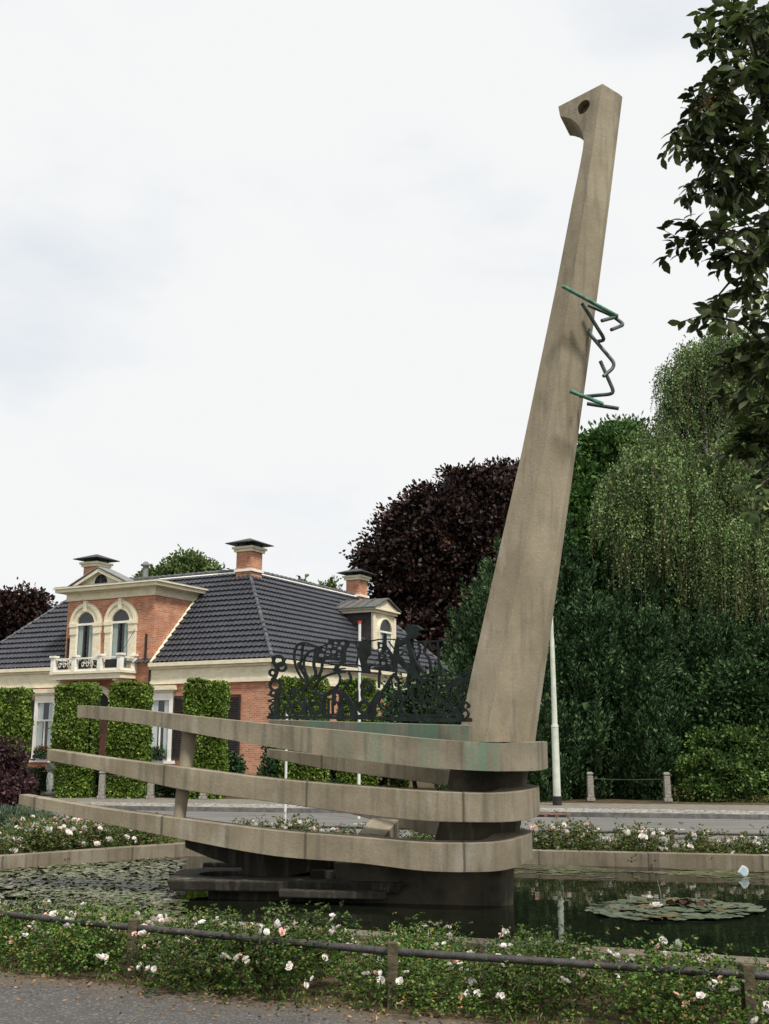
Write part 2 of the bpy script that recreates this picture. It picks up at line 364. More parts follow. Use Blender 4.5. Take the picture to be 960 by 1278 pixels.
M['birchbark'] = mat('birch bark', (0.05, 0.048, 0.04), (0.22, 0.21, 0.18), 5, 0.9, stretch=(1, 1, 4))
M['twig'] = mat('thin brown twig', (0.05, 0.035, 0.02), (0.10, 0.075, 0.045), 20, 0.9)
M['rosestem'] = mat('green rose stem', (0.05, 0.08, 0.02), (0.12, 0.12, 0.04), 20, 0.7)
L_ = {}
L_['yew'] = leafmat('yew needles', [(0, (0.006, 0.017, 0.006)), (1, (0.15, 0.24, 0.10)), (.4, (0.016, 0.040, 0.014)), (.78, (0.055, 0.108, 0.042))], .6, .25, .05)
L_['yew2'] = leafmat('yew needles lighter', [(0, (0.012, 0.032, 0.014)), (1, (0.13, 0.20, 0.08)), (.6, (0.034, 0.070, 0.027))], .6, .25, .05)
L_['beech'] = leafmat('copper beech leaves', [(0, (0.008, 0.005, 0.005)), (1, (0.095, 0.044, 0.026)), (.5, (0.015, 0.009, 0.008)), (.85, (0.042, 0.020, 0.014))], .5, .35, .05)
L_['chestnut'] = leafmat('chestnut leaves', [(0, (0.02, 0.055, 0.012)), (1, (0.13, 0.23, 0.055)), (.5, (0.045, 0.10, 0.022)), (.85, (0.08, 0.16, 0.036))], .5, .35, .15)
L_['shade'] = leafmat('dark tree leaves', [(0, (0.010, 0.022, 0.008)), (1, (0.085, 0.14, 0.04)), (.6, (0.028, 0.058, 0.018))], .55, .3, .1)
L_['birch'] = leafmat('birch leaves', [(0, (0.045, 0.072, 0.018)), (1, (0.24, 0.33, 0.12)), (.45, (0.095, 0.16, 0.05)), (.75, (0.165, 0.25, 0.085))], .5, .35, .15)
L_['hedge'] = leafmat('hornbeam hedge leaves', [(0, (0.04, 0.08, 0.010)), (1, (0.23, 0.30, 0.05)), (.5, (0.09, 0.15, 0.022)), (.8, (0.155, 0.23, 0.035))], .5, .35, .15)
L_['box'] = leafmat('box leaves', [(0, (0.010, 0.024, 0.008)), (1, (0.035, 0.065, 0.02))], .5, .35, .1)
L_['far'] = leafmat('far tree leaves', [(0, (0.05, 0.085, 0.025)), (1, (0.16, 0.21, 0.07)), (.5, (0.09, 0.14, 0.042))], .6, .3, .15)
L_['shrub'] = leafmat('ivy and shrub leaves', [(0, (0.018, 0.04, 0.010)), (1, (0.19, 0.24, 0.055)), (.5, (0.05, 0.105, 0.023)), (.85, (0.11, 0.175, 0.04))], .5, .35, .12)
L_['shade2'] = leafmat('elder leaves', [(0, (0.012, 0.03, 0.010)), (1, (0.075, 0.13, 0.035)), (.6, (0.026, 0.058, 0.017)), (.88, (0.045, 0.09, 0.025))], .5, .35, .1)
L_['bramble'] = leafmat('bramble leaves', [(0, (0.04, 0.06, 0.02)), (1, (0.17, 0.10, 0.05)), (.6, (0.08, 0.11, 0.03)), (.8, (0.12, 0.13, 0.045))], .6, .3, .12)
L_['berberis'] = leafmat('purple berberis leaves', [(0, (0.02, 0.009, 0.011)), (1, (0.12, 0.075, 0.075)), (.7, (0.05, 0.022, 0.024))], .6, .3, .1)
L_['lavender'] = leafmat('grey green leaves', [(0, (0.05, 0.075, 0.045)), (1, (0.17, 0.21, 0.15)), (.5, (0.09, 0.13, 0.085))], .8, .2, .1)
L_['rose'] = leafmat('rose leaves', [(0, (0.010, 0.026, 0.006)), (1, (0.28, 0.14, 0.05)), (.4, (0.036, 0.085, 0.012)), (.75, (0.105, 0.20, 0.028)), (.92, (0.20, 0.24, 0.06))], .45, .4, .15, objrand=.7)
L_['rosefar'] = leafmat('rose leaves far', [(0, (0.03, 0.055, 0.014)), (1, (0.28, 0.16, 0.08)), (.4, (0.065, 0.11, 0.025)), (.8, (0.12, 0.165, 0.045))], .5, .35, .15)
L_['near'] = leafmat('whitebeam leaves', [(0, (0.014, 0.026, 0.008)), (1, (0.28, 0.30, 0.16)), (.5, (0.045, 0.07, 0.018)), (.85, (0.11, 0.15, 0.045))], .36, .5, .18)
L_['petal_white'] = leafmat('white rose petals', [(0, (0.72, 0.66, 0.60)), (1, (0.88, 0.84, 0.80))], .7, .2, .25)
L_['petal_pink'] = leafmat('blush rose petals', [(0, (0.62, 0.30, 0.22)), (1, (0.85, 0.62, 0.54)), (.5, (0.78, 0.50, 0.42))], .7, .2, .25)
L_['pad'] = leafmat('lily pad leaf', [(0, (0.045, 0.065, 0.035)), (1, (0.12, 0.14, 0.09))], .32, .5, 0)
L_['weed'] = leafmat('pondweed leaf', [(0, (0.03, 0.04, 0.015)), (1, (0.19, 0.175, 0.12)), (.4, (0.065, 0.08, 0.03)), (.75, (0.11, 0.12, 0.06)), (.9, (0.14, 0.10, 0.075))], .35, .5, 0)
L_['grassblade'] = leafmat('grass blades', [(0, (0.03, 0.055, 0.012)), (1, (0.15, 0.18, 0.06)), (.5, (0.07, 0.11, 0.025))], .6, .3, .1)

# ------------------------------------------------------------------ setting: ground, pool, road
NX, NY = 0.2185, 0.9758; DX, DY = 0.9758, -0.2185         # road frame: along (DX,DY), away (NX,NY)
def RF(s, n): return (s * DX + n * NX, s * DY + n * NY)
tag(MB().add([(-600, -200, -.16), (600, -200, -.16), (600, 900, -.16), (-600, 900, -.16)], [(0, 1, 2, 3)]).build('ground', M['grass']), kind='structure')
def strip(name, n0, n1, z0, z1, m, s0=-70, s1=70):
    return tag(MB().poly([RF(s0, n0), RF(s1, n0), RF(s1, n1), RF(s0, n1)], z0, z1).build(name, m), kind='structure')
strip('road', 18.0, 25.3, -.15, -.05, M['road'])
strip('kerb_stone_strip', 25.3, 25.45, -.12, .05, M['kerb'])
strip('cobbled_strip', 25.45, 26.9, -.12, .046, M['setts'])
strip('pavement', 26.9, 29.0, -.12, .05, M['paving'])
strip('garden_ground', 29.0, 75, -.12, .03, M['soil'])
strip('kerb_stone_strip', 17.85, 18.0, -.12, .03, M['kerb'])
for s_ in (-20.2, -12.9, -5.6, -0.35 + 0, 7.0, 14.3):
    strip('road_marking', 22.12, 22.22, -.048, -.044, M['paint'], s_, s_ + 1.25)
# pool outline (outer edge of the coping)
FL = (-2.95, 16.98)                       # far left corner
pool = [FL, RF((9.5 - FL[0]) / DX + FL[0] * DX + FL[1] * DY, 15.85)]
def nearY(x): return 9.47 - .40 * (x + 1.53)
pool = [(-7.9, nearY(-7.9)), (10.5, nearY(10.5)), (13.5, (15.85 - 13.5 * NX) / NY), (FL[0], (15.85 - FL[0] * NX) / NY)]
FL = pool[3]
pool.insert(4, (-7.9, FL[1] - .86 * (7.9 + FL[0])))
pool = [Vector((*p, 0)) for p in pool]
def inset(poly, d):
    n = len(poly); res = []
    for i in range(n):
        a_, b_, c_ = poly[i - 1], poly[i], poly[(i + 1) % n]
        e1 = (b_ - a_).normalized(); e2 = (c_ - b_).normalized(); n1_ = Vector((-e1.y, e1.x, 0)); n2_ = Vector((-e2.y, e2.x, 0))
        k = (n1_ + n2_).normalized(); res.append(b_ + k * d / max(.3, k.dot(n1_)))
    return res
inn = inset(pool, .22)
mb = MB()
for i in range(len(pool)):
    j = (i + 1) % len(pool); q = [pool[i], pool[j], inn[j], inn[i]]
    mb.prism([(p.x, p.y, -.5) for p in q], [(p.x, p.y, .12) for p in q])
tag(mb.build('pool_coping', M['coping']), 'worn concrete rim running round the rectangular pond', 'pool edge', kind='structure')
# land round the pool: a big polygon with the pool cut out, as four slabs
def land(name, pts, z, m): return tag(MB().poly(pts, -.155, z).build(name, m), kind='structure')
fr0 = lambda x: 7.0 - .43 * x            # front edge of the near bed
land('rose_bed_soil', [(-9, fr0(-9)), (12, fr0(12)), (12, nearY(12)), (-9, nearY(-9))], .0, M['soil'])
land('path', [(-30, -20), (30, -20), (30, fr0(30)), (-30, fr0(-30))], .0, M['path'])
a0 = pool[3]; a1 = pool[2]; a4 = pool[4]
far = lambda x, n: (x, (n - x * NX) / NY)
land('far_bed_soil', [tuple(a0[:2]), tuple(a1[:2]), far(a1.x, 16.75), far(a0.x, 16.75)], .0, M['soil'])
land('verge', [far(a0.x, 16.75), far(40, 16.75), far(40, 17.84), far(a0.x, 17.84)], .004, M['grass'])
land('left_bed_soil', [tuple(a4[:2]), tuple(a0[:2]), far(a0.x, 17.84), far(-40, 17.84), (-40, a4.y)], .002, M['soil'])
land('left_lawn', [(-40, nearY(-40) * .6), (-7.9, nearY(-7.9)), (a4.x, a4.y), (-40, a4.y)], .0, M['grass'])
ii = [(p.x, p.y) for p in inset(pool, .15)]
tag(MB().add([(x, y, -.06) for x, y in ii], [tuple(range(len(ii)))]).build('water', M['water']), kind='structure')

# ------------------------------------------------------------------ the sculpture
sc = thing('ship_sculpture', 'concrete boat shaped sculpture with a tall leaning mast, standing in the pond', 'sculpture', (0.8, 12, -.06))
def S(o): o.parent = sc; o.matrix_parent_inverse = Matrix.Translation(-sc.location); return o
def crom(pts, n=8):
    pts = [Vector(p) for p in pts]; res = []
    for i in range(len(pts) - 1):
        p0, p1, p2, p3 = pts[max(i - 1, 0)], pts[i], pts[i + 1], pts[min(i + 2, len(pts) - 1)]
        for k in range(n):
            u = k / n; res.append(.5 * ((2 * p1) + (p2 - p0) * u + (2 * p0 - 5 * p1 + 4 * p2 - p3) * u * u + (3 * p1 - p0 - 3 * p2 + p3) * u ** 3))
    res.append(pts[-1]); return res
def beam(name, st, m, wid, back=()):
    """st: (px, top y, bottom y, distance) along the outer face; back: world (x,y,ztop,zbot) stations after it"""
    top = [P(a_, t_, d) for a_, t_, b_, d in st]; bot = [P(a_, b_, d) for a_, t_, b_, d in st]
    tz = [Vector((p.x, p.y, p.z)) for p in top] + [Vector((x, y, z1)) for x, y, z1, z0 in back]
    bz = [p.z for p in bot] + [z0 for x, y, z1, z0 in back]
    c = crom(tz, 7); cz = [v.x for v in crom([(z, 0, 0) for z in bz], 7)]
    n = len(c); rings = []
    for i, p in enumerate(c):
        d = (c[min(i + 1, n - 1)] - c[max(i - 1, 0)]); d.z = 0; d.normalize(); nn = Vector((-d.y, d.x, 0))   # inward = left of travel
        wd = wid(i / (n - 1)) if callable(wid) else wid
        q = p + nn * wd
        rings.append([(p.x, p.y, cz[i]), (q.x, q.y, cz[i] + .0), (q.x, q.y, p.z), (p.x, p.y, p.z)])
    return S(MB().loft(rings).build(name, m, bevel=.008))
W1 = lambda u: .17 + .14 * min(1, u * 2)
beam('hull_beam', [(97, 880, 895, 12.8), (160, 884.5, 901.5, 12.45), (225, 892, 912, 12.2), (340, 904, 932.5, 11.85), (445, 913.5, 948, 11.55), (528, 921.7, 957.5, 11.35), (600, 926.5, 962, 11.22), (645, 927.5, 962.5, 11.25), (672, 926.5, 961.5, 11.42), (683, 925.3, 958, 11.8)], M['conc_top'], lambda u: .17 + .25 * min(1, u * 1.6),
     [(1.66, 12.35, 1.585, 1.31), (1.35, 12.62, 1.585, 1.31)])
beam('hull_beam', [(59, 935, 949, 12.9), (120, 944, 961, 12.6), (225, 957.5, 985, 12.2), (340, 972, 1001, 11.85), (445, 981, 1016, 11.55), (528, 987, 1024.6, 11.35), (600, 990, 1026.5, 11.22), (640, 988.5, 1025.6, 11.28), (665, 984.5, 1021, 11.5), (673, 981, 1015, 11.85)], M['conc'], lambda u: .17 + .2 * min(1, u * 1.6),
     [(1.6, 12.35, 1.13, .85), (1.25, 12.62, 1.14, .86)])
beam('hull_beam', [(24, 991.5, 1004, 13.0), (120, 1008, 1025, 12.6), (225, 1022, 1047, 12.2), (340, 1036.5, 1068, 11.85), (445, 1045, 1077, 11.55), (528, 1051.7, 1087, 11.35), (595, 1052.5, 1088.5, 11.22), (632, 1050, 1085.5, 11.28), (656, 1043, 1077, 11.5), (664, 1037, 1069, 11.9)], M['conc'], lambda u: .17 + .2 * min(1, u * 1.6),
     [(1.5, 12.4, .66, .38), (1.2, 12.62, .67, .39)])
# far side beams of tiers two and three
def farbeam(pts, m=M['conc'], w=.16):
    rings = []
    for (x, yt, yb, d) in pts:
        a_ = P(x, yt, d); b_ = P(x, yb, d); rings.append([(a_.x, a_.y, b_.z), (a_.x + .02, a_.y + w, b_.z), (a_.x + .02, a_.y + w, a_.z), (a_.x, a_.y, a_.z)])
    S(MB().loft(rings).build('far_hull_beam', m, bevel=.006))
farbeam([(333, 934.5, 945, 15.0), (400, 942, 959, 14.5), (480, 951.5, 970, 13.9), (566, 962, 981, 13.1), (610, 967, 990, 12.7)])
farbeam([(336, 977, 988, 15.0), (432, 1001, 1014, 14.3), (500, 1015, 1033, 13.6), (556, 1024, 1046, 13.1), (610, 1034, 1058, 12.7)])
# plinth that carries the openwork
PLx0, PLy0, PLx1, PLy1 = P(335, 898, 14.6).x, 14.6, P(586.5, 905, 11.42).x, 11.42
pa, pb = P(335, 898, 14.6), P(586.5, 905, 11.42)
dd = Vector((pb.x - pa.x, pb.y - pa.y, 0)).normalized(); nn = Vector((-dd.y, dd.x, 0)) * .24
zb0 = P(335, 908, 14.6).z; zb1 = P(586.5, 926.5, 11.42).z
S(MB().loft([[(pa.x, pa.y, zb0), (pa.x + nn.x, pa.y + nn.y, zb0), (pa.x + nn.x, pa.y + nn.y, pa.z), (pa.x, pa.y, pa.z)],
             [(pb.x, pb.y, zb1), (pb.x + .018, pb.y + .24, zb1), (pb.x + .018, pb.y + .24, pb.z), (pb.x, pb.y, pb.z)]]).build('plinth', M['conc_plinth'], bevel=.008))
# cross beam inside the hull
q = [P(447, 1040, 11.9), P(465, 1020.5, 13.0), P(497.5, 1023, 13.0), P(481, 1042, 11.9)]
S(MB().prism([(p.x, p.y, .35) for p in q], [(p.x, p.y, p.z) for p in q]).build('cross_beam', M['conc'], bevel=.006))
# leaning round strut through the tiers
a_, b_ = P(237.5, 908, 12.36), P(223, 1030, 12.36)
S(MB().tube([b_, a_], [.066, .084], 20).build('round_strut', M['conc'], smooth=True))
# pier: column between the tiers, widening into the foot that stands in the water
def ringpx(pts): return [tuple(P(x, y, d)) for x, y, d in pts]
def pier(y, xl, xr, dn, df):
    a_ = P(xl, y, dn + .25); b_ = P(xr - 32, y, dn); c_ = P(xr - 6, y, dn + .08); d_ = P(xr, y, dn + .25)
    z = b_.z
    return [(a_.x, a_.y, z), (b_.x, b_.y, z), (c_.x, c_.y, z), (d_.x, d_.y, z), (d_.x - .12, df, z), (a_.x + .1, df, z)]
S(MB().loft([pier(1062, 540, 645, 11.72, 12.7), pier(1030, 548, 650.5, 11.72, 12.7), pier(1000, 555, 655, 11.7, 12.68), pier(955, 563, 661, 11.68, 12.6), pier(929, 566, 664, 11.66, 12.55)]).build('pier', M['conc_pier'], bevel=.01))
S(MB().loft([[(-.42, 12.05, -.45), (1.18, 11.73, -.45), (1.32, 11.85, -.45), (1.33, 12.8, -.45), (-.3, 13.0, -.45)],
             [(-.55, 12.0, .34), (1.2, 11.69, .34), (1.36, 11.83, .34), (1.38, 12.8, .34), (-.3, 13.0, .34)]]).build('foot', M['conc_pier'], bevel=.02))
# keel under the hull
kp = [(230, 1040), (231, 1058), (262, 1071), (301, 1083), (306, 1093), (352, 1096), (384, 1089), (440, 1078), (470, 1070), (470, 1062), (340, 1044)]
lo = [P(x, y, 12.38) for x, y in kp]; hi = [Vector((p.x + .15, p.y + .75, p.z)) for p in lo]
S(MB().prism(lo, hi).build('keel', M['conc_shade'], bevel=.012))
# platforms just above the water
def slab(name, pts, z0, z1, m=M['conc_shade'], hole=None, taper=0):
    n = len(pts); cx = sum(p[0] for p in pts) / n; cy = sum(p[1] for p in pts) / n
    lo = [((x - cx) * (1 - taper) + cx, (y - cy) * (1 - taper) + cy, z0) for x, y in pts]
    o = MB().prism(lo, [(x, y, z1) for x, y in pts]).build(name, m, bevel=.015)
    if hole:
        cb = MB().cyl(hole[0], hole[1], z1 - .07, z1 + .3, hole[2], seg=32).build('cutter', m)
        md = o.modifiers.new('b', 'BOOLEAN'); md.object = cb; md.operation = 'DIFFERENCE'; md.solver = 'EXACT'
        dg = bpy.context.evaluated_depsgraph_get(); me = bpy.data.meshes.new_from_object(o.evaluated_get(dg)); o.modifiers.clear(); o.data = me
        bpy.data.objects.remove(cb)
    return S(o)
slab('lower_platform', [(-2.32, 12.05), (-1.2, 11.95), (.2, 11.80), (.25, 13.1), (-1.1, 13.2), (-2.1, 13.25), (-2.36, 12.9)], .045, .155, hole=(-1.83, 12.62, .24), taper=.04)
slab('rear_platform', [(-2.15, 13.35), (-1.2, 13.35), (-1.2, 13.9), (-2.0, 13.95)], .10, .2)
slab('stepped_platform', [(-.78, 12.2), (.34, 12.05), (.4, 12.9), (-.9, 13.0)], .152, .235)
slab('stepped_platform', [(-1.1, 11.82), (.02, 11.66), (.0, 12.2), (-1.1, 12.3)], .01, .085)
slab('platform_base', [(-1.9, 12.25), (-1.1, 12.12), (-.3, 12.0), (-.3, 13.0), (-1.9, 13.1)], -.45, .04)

# mast
HT = 8.75
def mring(pxs, Y0, z=None):
    """A left, B ridge, C bevel, D right as pixel (x,y) and depth offsets; all put at the height of B"""
    (yB, xA, xB, xC, xD, dA, dC, dD) = pxs
    Bp = P(xB, yB, Y0); z = Bp.z
    def at(x, dpt):
        Yd = Y0 + dpt; k = (z - EYE) / Yd           # pixel x at height z, distance Yd -> world X
        hv = math.tan(math.atan2(z - EYE, Yd) - PITCH); dy = -hv * F; den = F * math.cos(PITCH) + dy * math.sin(PITCH)
        return ((x - 480) / den * Yd, Yd, z)
    A = at(xA, dA); B = at(xB, 0); Cc = at(xC, dC); D = at(xD, dD)
    th = .34 if z > 6 else .34 + (6 - z) * .04
    tk = min(1, max(0, (z - 7.6) / .4)); Ebk = (A[0] + th * .45 * (1 - tk) + .19 * tk, A[1] + th * .8 * (1 - tk) + .43 * tk, z); Fb = (D[0] - .06, D[1] + th * .75, z)
    return [A, B, Cc, D, Fb, Ebk]
rows = [
    (926, 571, 606, 659, 668, .17, .12, .24), (842, 588, 623, 672, 679.5, .17, .12, .24), (700, 619.5, 651.7, 693, 699.3, .17, .12, .22), (560, 651, 680, 713.5, 718.5, .17, .12, .22),
    (450, 673.5, 698, 729.5, 733.5, .18, .13, .22), (350, 694, 714.3, 743.5, 747, .19, .14, .22), (244, 714.5, 731.5, 757, 760.5, .18, .15, .22)]
for (xa_, ya_, xb_) in ((724.4, 202.5, 738), (727.5, 185, 740.5), (728.5, 175, 742), (728, 169, 743), (726.5, 162.5, 744), (723.7, 156, 745), (718.7, 149.4, 746.2), (712.5, 143.9, 747.4), (705, 140.6, 748.4), (699.2, 139.3, 749)):
    yb_ = ya_ - .39 * (xb_ - xa_); u_ = (244 - yb_) / 140
    rows.append((yb_, xa_, xb_, 757 + 16 * u_, 760.5 + 16.5 * u_, 0, .15 + .06 * u_, .22 + .05 * u_))
rows.append((104.5, 696.8, 752, 773, 777, .43, .21, .27))
rows = [(*r_[:5], (.0086 * (r_[2] - r_[1]) if r_[0] < 300 else r_[5]), r_[6], r_[7]) for r_ in rows]
mast = MB().loft([mring(r_, 11.55) for r_ in rows]).build('mast', M['conc_mast'])
# eye hole
hc = P(728.3, 133.5, 11.55 + .0086 * 20); hn = Vector((-.63, -.77, 0)).normalized()
cut = MB().tube([hc + hn * .4, hc - hn * .13], .092, 32).build('cutter', M['conc'])
md = mast.modifiers.new('b', 'BOOLEAN'); md.object = cut; md.operation = 'DIFFERENCE'; md.solver = 'EXACT'
me = bpy.data.meshes.new_from_object(mast.evaluated_get(bpy.context.evaluated_depsgraph_get())); mast.modifiers.clear(); mast.data = me
bpy.data.objects.remove(cut); S(mast)

# bronze rods bent round the mast
def rod(pts, m, r=.021):
    w_ = [P(680 + x / 7.1, 340 + y / 7.1, d) for x, y, d in pts]
    # round the corners
    res = [w_[0]]
    for i in range(1, len(w_) - 1):
        a_ = w_[i] + (w_[i - 1] - w_[i]).normalized() * min(.06, (w_[i - 1] - w_[i]).length * .4); c_ = w_[i] + (w_[i + 1] - w_[i]).normalized() * min(.06, (w_[i + 1] - w_[i]).length * .4)
        for k in range(5): u = k / 4; res.append(a_ * (1 - u) ** 2 + w_[i] * 2 * u * (1 - u) + c_ * u * u)
    res.append(w_[-1])
    S(MB().tube(res, r, 10).build('bronze_rod', m, smooth=True))
rod([(155, 120, 11.25), (645, 388, 11.45)], M['verdigris'], .022)
rod([(330, 272, 11.42), (535, 600, 11.5), (465, 612, 11.6)], M['bronze_dark'])
rod([(385, 290, 11.55), (590, 378, 11.5), (705, 462, 11.45), (590, 508, 11.3)], M['bronze_dark'])
rod([(640, 392, 11.47), (505, 428, 11.35)], M['bronze_dark'])
rod([(402, 485, 11.72), (398, 545, 11.62), (615, 800, 11.5), (605, 850, 11.5), (520, 920, 11.45)], M['bronze_dark'])
rod([(492, 785, 11.48), (610, 1050, 11.5), (590, 1078, 11.5), (345, 1100, 11.6)], M['bronze_dark'])
rod([(222, 1050, 11.3), (515, 1165, 11.42)], M['verdigris'], .023)
rod([(318, 1060, 11.5), (318, 1110, 11.5)], M['bronze_dark'], .014)
rod([(375, 1163, 11.6), (655, 1206, 11.5)], M['bronze_dark'], .022)

# openwork panel: signed distance field of strokes, cut as one plate
prim = []
def fr_(k): return {'A': (330, 790, 9.6), 'B': (410, 790, 9.6), 'C': (490, 770, 8.727)}[k]
def st(k, w, *pts):
    ox, oy, s = fr_(k); pts = [(ox + x / s, oy + y / s) for x, y in pts]
    c = crom([(x, y, 0) for x, y in pts], 5) if len(pts) > 2 else [Vector((*p, 0)) for p in pts]
    prim.append(('s', w * (.68 if k != 'C' else .8) / s / 2, [(p.x, p.y) for p in c]))
def rg_(k, x, y, r, w):
    ox, oy, s = fr_(k); prim.append(('r', ox + x / s, oy + y / s, r / s, w / s / 2))
def pg(k, *pts):
    ox, oy, s = fr_(k); prim.append(('p', [(ox + x / s, oy + y / s) for x, y in pts]))
def ho(k, x, y, r):
    ox, oy, s = fr_(k); prim.append(('h', ox + x / s, oy + y / s, r * 1.06 / s))
def slot(k, w, *pts):
    ox, oy, s = fr_(k); prim.append(('x', w / s / 2, [(ox + x / s, oy + y / s) for x, y in pts]))
A, B, Cf = 'A', 'B', 'C'
rg_(A, 165, 335, 60, 34); rg_(A, 205, 405, 50, 28); st(A, 44, (95, 300), (160, 275), (240, 315)); st(A, 44, (115, 370), (150, 440))
rg_(A, 95, 475, 36, 26); st(A, 60, (150, 440), (125, 520), (95, 560)); rg_(A, 125, 625, 62, 30); st(A, 36, (180, 550), (195, 630), (180, 690)); rg_(A, 105, 725, 36, 24)
st(A, 80, (150, 700), (140, 850), (140, 1000)); st(A, 26, (110, 740), (45, 740)); st(A, 26, (110, 790), (45, 815), (110, 830)); st(A, 28, (100, 850), (58, 890), (90, 940)); st(A, 40, (100, 960), (50, 1010)); rg_(A, 200, 745, 36, 22); st(A, 30, (160, 830), (230, 860), (230, 920)); ho(A, 135, 890, 10); ho(A, 150, 960, 10)
st(A, 34, (660, 175), (560, 140), (480, 118), (410, 133), (370, 185), (352, 270), (368, 380), (400, 470), (460, 560), (510, 592), (565, 560), (600, 510))
st(A, 34, (460, 130), (450, 200), (442, 300), (428, 400), (470, 500), (515, 575)); st(A, 70, (415, 370), (430, 420)); st(A, 34, (640, 200), (560, 210), (492, 270), (468, 350), (480, 440), (525, 560))
st(A, 44, (620, 180), (600, 280), (588, 380), (612, 470), (600, 520)); st(A, 40, (690, 330), (680, 440), (640, 520), (590, 560))
pg(A, (600, 165), (700, 150), (760, 110), (850, 80), (970, 75), (970, 362), (700, 358), (600, 345))
for x, y, r in ((710, 185, 28), (775, 160, 28), (848, 135, 30), (930, 125, 26), (680, 262, 32), (757, 240, 32), (828, 220, 28), (895, 188, 27), (888, 265, 24), (815, 283, 10)): ho(A, x, y, r)
slot(A, 24, (730, 335), (910, 330))
st(A, 14, (690, 385), (840, 385), (960, 385)); st(A, 24, (690, 425), (860, 430), (960, 425)); st(A, 40, (585, 645), (650, 572), (720, 522), (830, 484), (960, 462)); st(A, 34, (860, 380), (840, 440)); st(A, 34, (505, 590), (500, 640)); st(A, 34, (500, 640), (560, 570), (640, 540))
st(A, 28, (870, 470), (902, 525), (892, 600), (860, 660), (790, 704), (720, 722), (660, 680)); st(A, 46, (590, 735), (720, 745), (830, 705), (890, 700)); st(A, 30, (700, 760), (780, 800), (850, 760))
st(A, 56, (480, 640), (460, 740), (490, 850), (480, 1000)); st(A, 60, (290, 720), (340, 680), (360, 740), (320, 790)); st(A, 28, (360, 650), (410, 690), (450, 650)); st(A, 30, (260, 780), (300, 860), (270, 950), (320, 1000)); rg_(A, 395, 900, 65, 34); rg_(A, 605, 900, 68, 34); st(A, 40, (520, 660), (600, 680), (640, 740)); st(A, 50, (660, 780), (700, 850), (670, 940)); st(A, 56, (705, 800), (710, 990)); st(A, 26, (762, 820), (762, 960)); st(A, 34, (812, 830), (815, 960)); st(A, 60, (905, 720), (920, 850), (900, 960)); st(A, 30, (830, 800), (880, 850), (900, 910)); st(A, 30, (560, 760), (540, 850), (590, 960)); st(A, 26, (200, 1000), (260, 900), (340, 960)); st(A, 24, (380, 740), (420, 800), (440, 780)); st(A, 40, (740, 985), (820, 975), (900, 985))
st(A, 50, (45, 1012), (500, 1010), (970, 1012))
st(B, 22, (0, 88), (100, 80), (220, 92), (300, 102), (420, 102), (520, 92), (620, 76), (760, 76), (840, 90)); st(B, 30, (200, 90), (235, 130), (200, 190)); pg(B, (0, 80), (160, 82), (225, 95), (215, 150), (180, 200), (178, 350), (0, 360))
for x, y, r in ((80, 135, 29), (165, 125, 27), (125, 188, 27), (60, 220, 28), (120, 265, 24), (8, 160, 29)): ho(B, x, y, r)
slot(B, 24, (-20, 335), (140, 328))
st(B, 16, (318, 110), (352, 240), (330, 380)); st(B, 26, (60, 375), (320, 382), (400, 402), (500, 388), (620, 388)); st(B, 30, (60, 450), (300, 458), (480, 475), (620, 482)); st(B, 40, (180, 350), (110, 400), (90, 460))
pg(B, (355, 100), (505, 100), (500, 260), (455, 300), (450, 350), (500, 400), (490, 420), (500, 490), (400, 480), (385, 380), (352, 250)); slot(B, 8, (450, 180), (455, 260))
st(B, 14, (655, 105), (765, 262)); st(B, 14, (715, 100), (785, 195)); pg(B, (585, 105), (660, 112), (770, 285), (765, 395), (540, 395), (560, 330), (598, 300))
for x, y, r in ((625, 150, 19), (616, 205, 21), (683, 225, 27), (632, 282, 22), (706, 283, 27), (580, 355, 25), (652, 358, 27), (722, 345, 27)): ho(B, x, y, r)
st(B, 56, (825, 90), (800, 200), (792, 330), (790, 480), (825, 560)); st(B, 70, (560, 425), (780, 425)); st(B, 34, (615, 430), (602, 520), (600, 650)); slot(B, 20, (500, 440), (580, 442))
st(B, 44, (800, 470), (742, 545), (690, 625), (640, 700), (560, 760)); st(B, 95, (600, 730), (540, 850), (520, 1000)); st(B, 20, (750, 570), (772, 680)); slot(B, 14, (770, 470), (790, 470)); slot(B, 16, (855, 475), (890, 475))
st(B, 28, (90, 455), (133, 520), (124, 600), (62, 668), (0, 705)); st(B, 34, (240, 470), (262, 540), (222, 620), (150, 700)); rg_(B, 452, 640, 56, 38); st(B, 30, (480, 600), (520, 620))
st(B, 84, (100, 700), (200, 750), (260, 850), (290, 1000)); st(B, 64, (330, 690), (330, 1000)); ho(B, 330, 680, 20); ho(B, 328, 800, 19); ho(B, 342, 955, 20); st(B, 44, (400, 680), (400, 760), (450, 830)); rg_(B, 420, 890, 64, 40); st(B, 60, (60, 700), (60, 850)); st(B, 40, (170, 760), (130, 840), (180, 930), (150, 1000)); rg_(B, 690, 830, 92, 28); st(B, 50, (380, 990), (560, 960))
st(B, 28, (800, 690), (822, 760), (782, 850), (735, 950), (730, 1010)); st(B, 22, (860, 690), (885, 790), (930, 800), (965, 720)); st(B, 24, (890, 800), (850, 900), (870, 1010)); st(B, 22, (640, 990), (680, 960), (780, 1000)); st(B, 56, (0, 1012), (960, 1030))
st(Cf, 60, (0, 1108), (420, 1118), (838, 1122)); st(Cf, 40, (60, 1060), (300, 1075), (700, 1060))
st(Cf, 24, (200, 272), (400, 266), (545, 256)); st(Cf, 36, (200, 272), (215, 390)); st(Cf, 26, (278, 285), (292, 380), (255, 470)); st(Cf, 32, (370, 290), (342, 380), (400, 470), (412, 610)); st(Cf, 26, (490, 270), (500, 500), (520, 640)); st(Cf, 18, (400, 290), (430, 360), (480, 330))
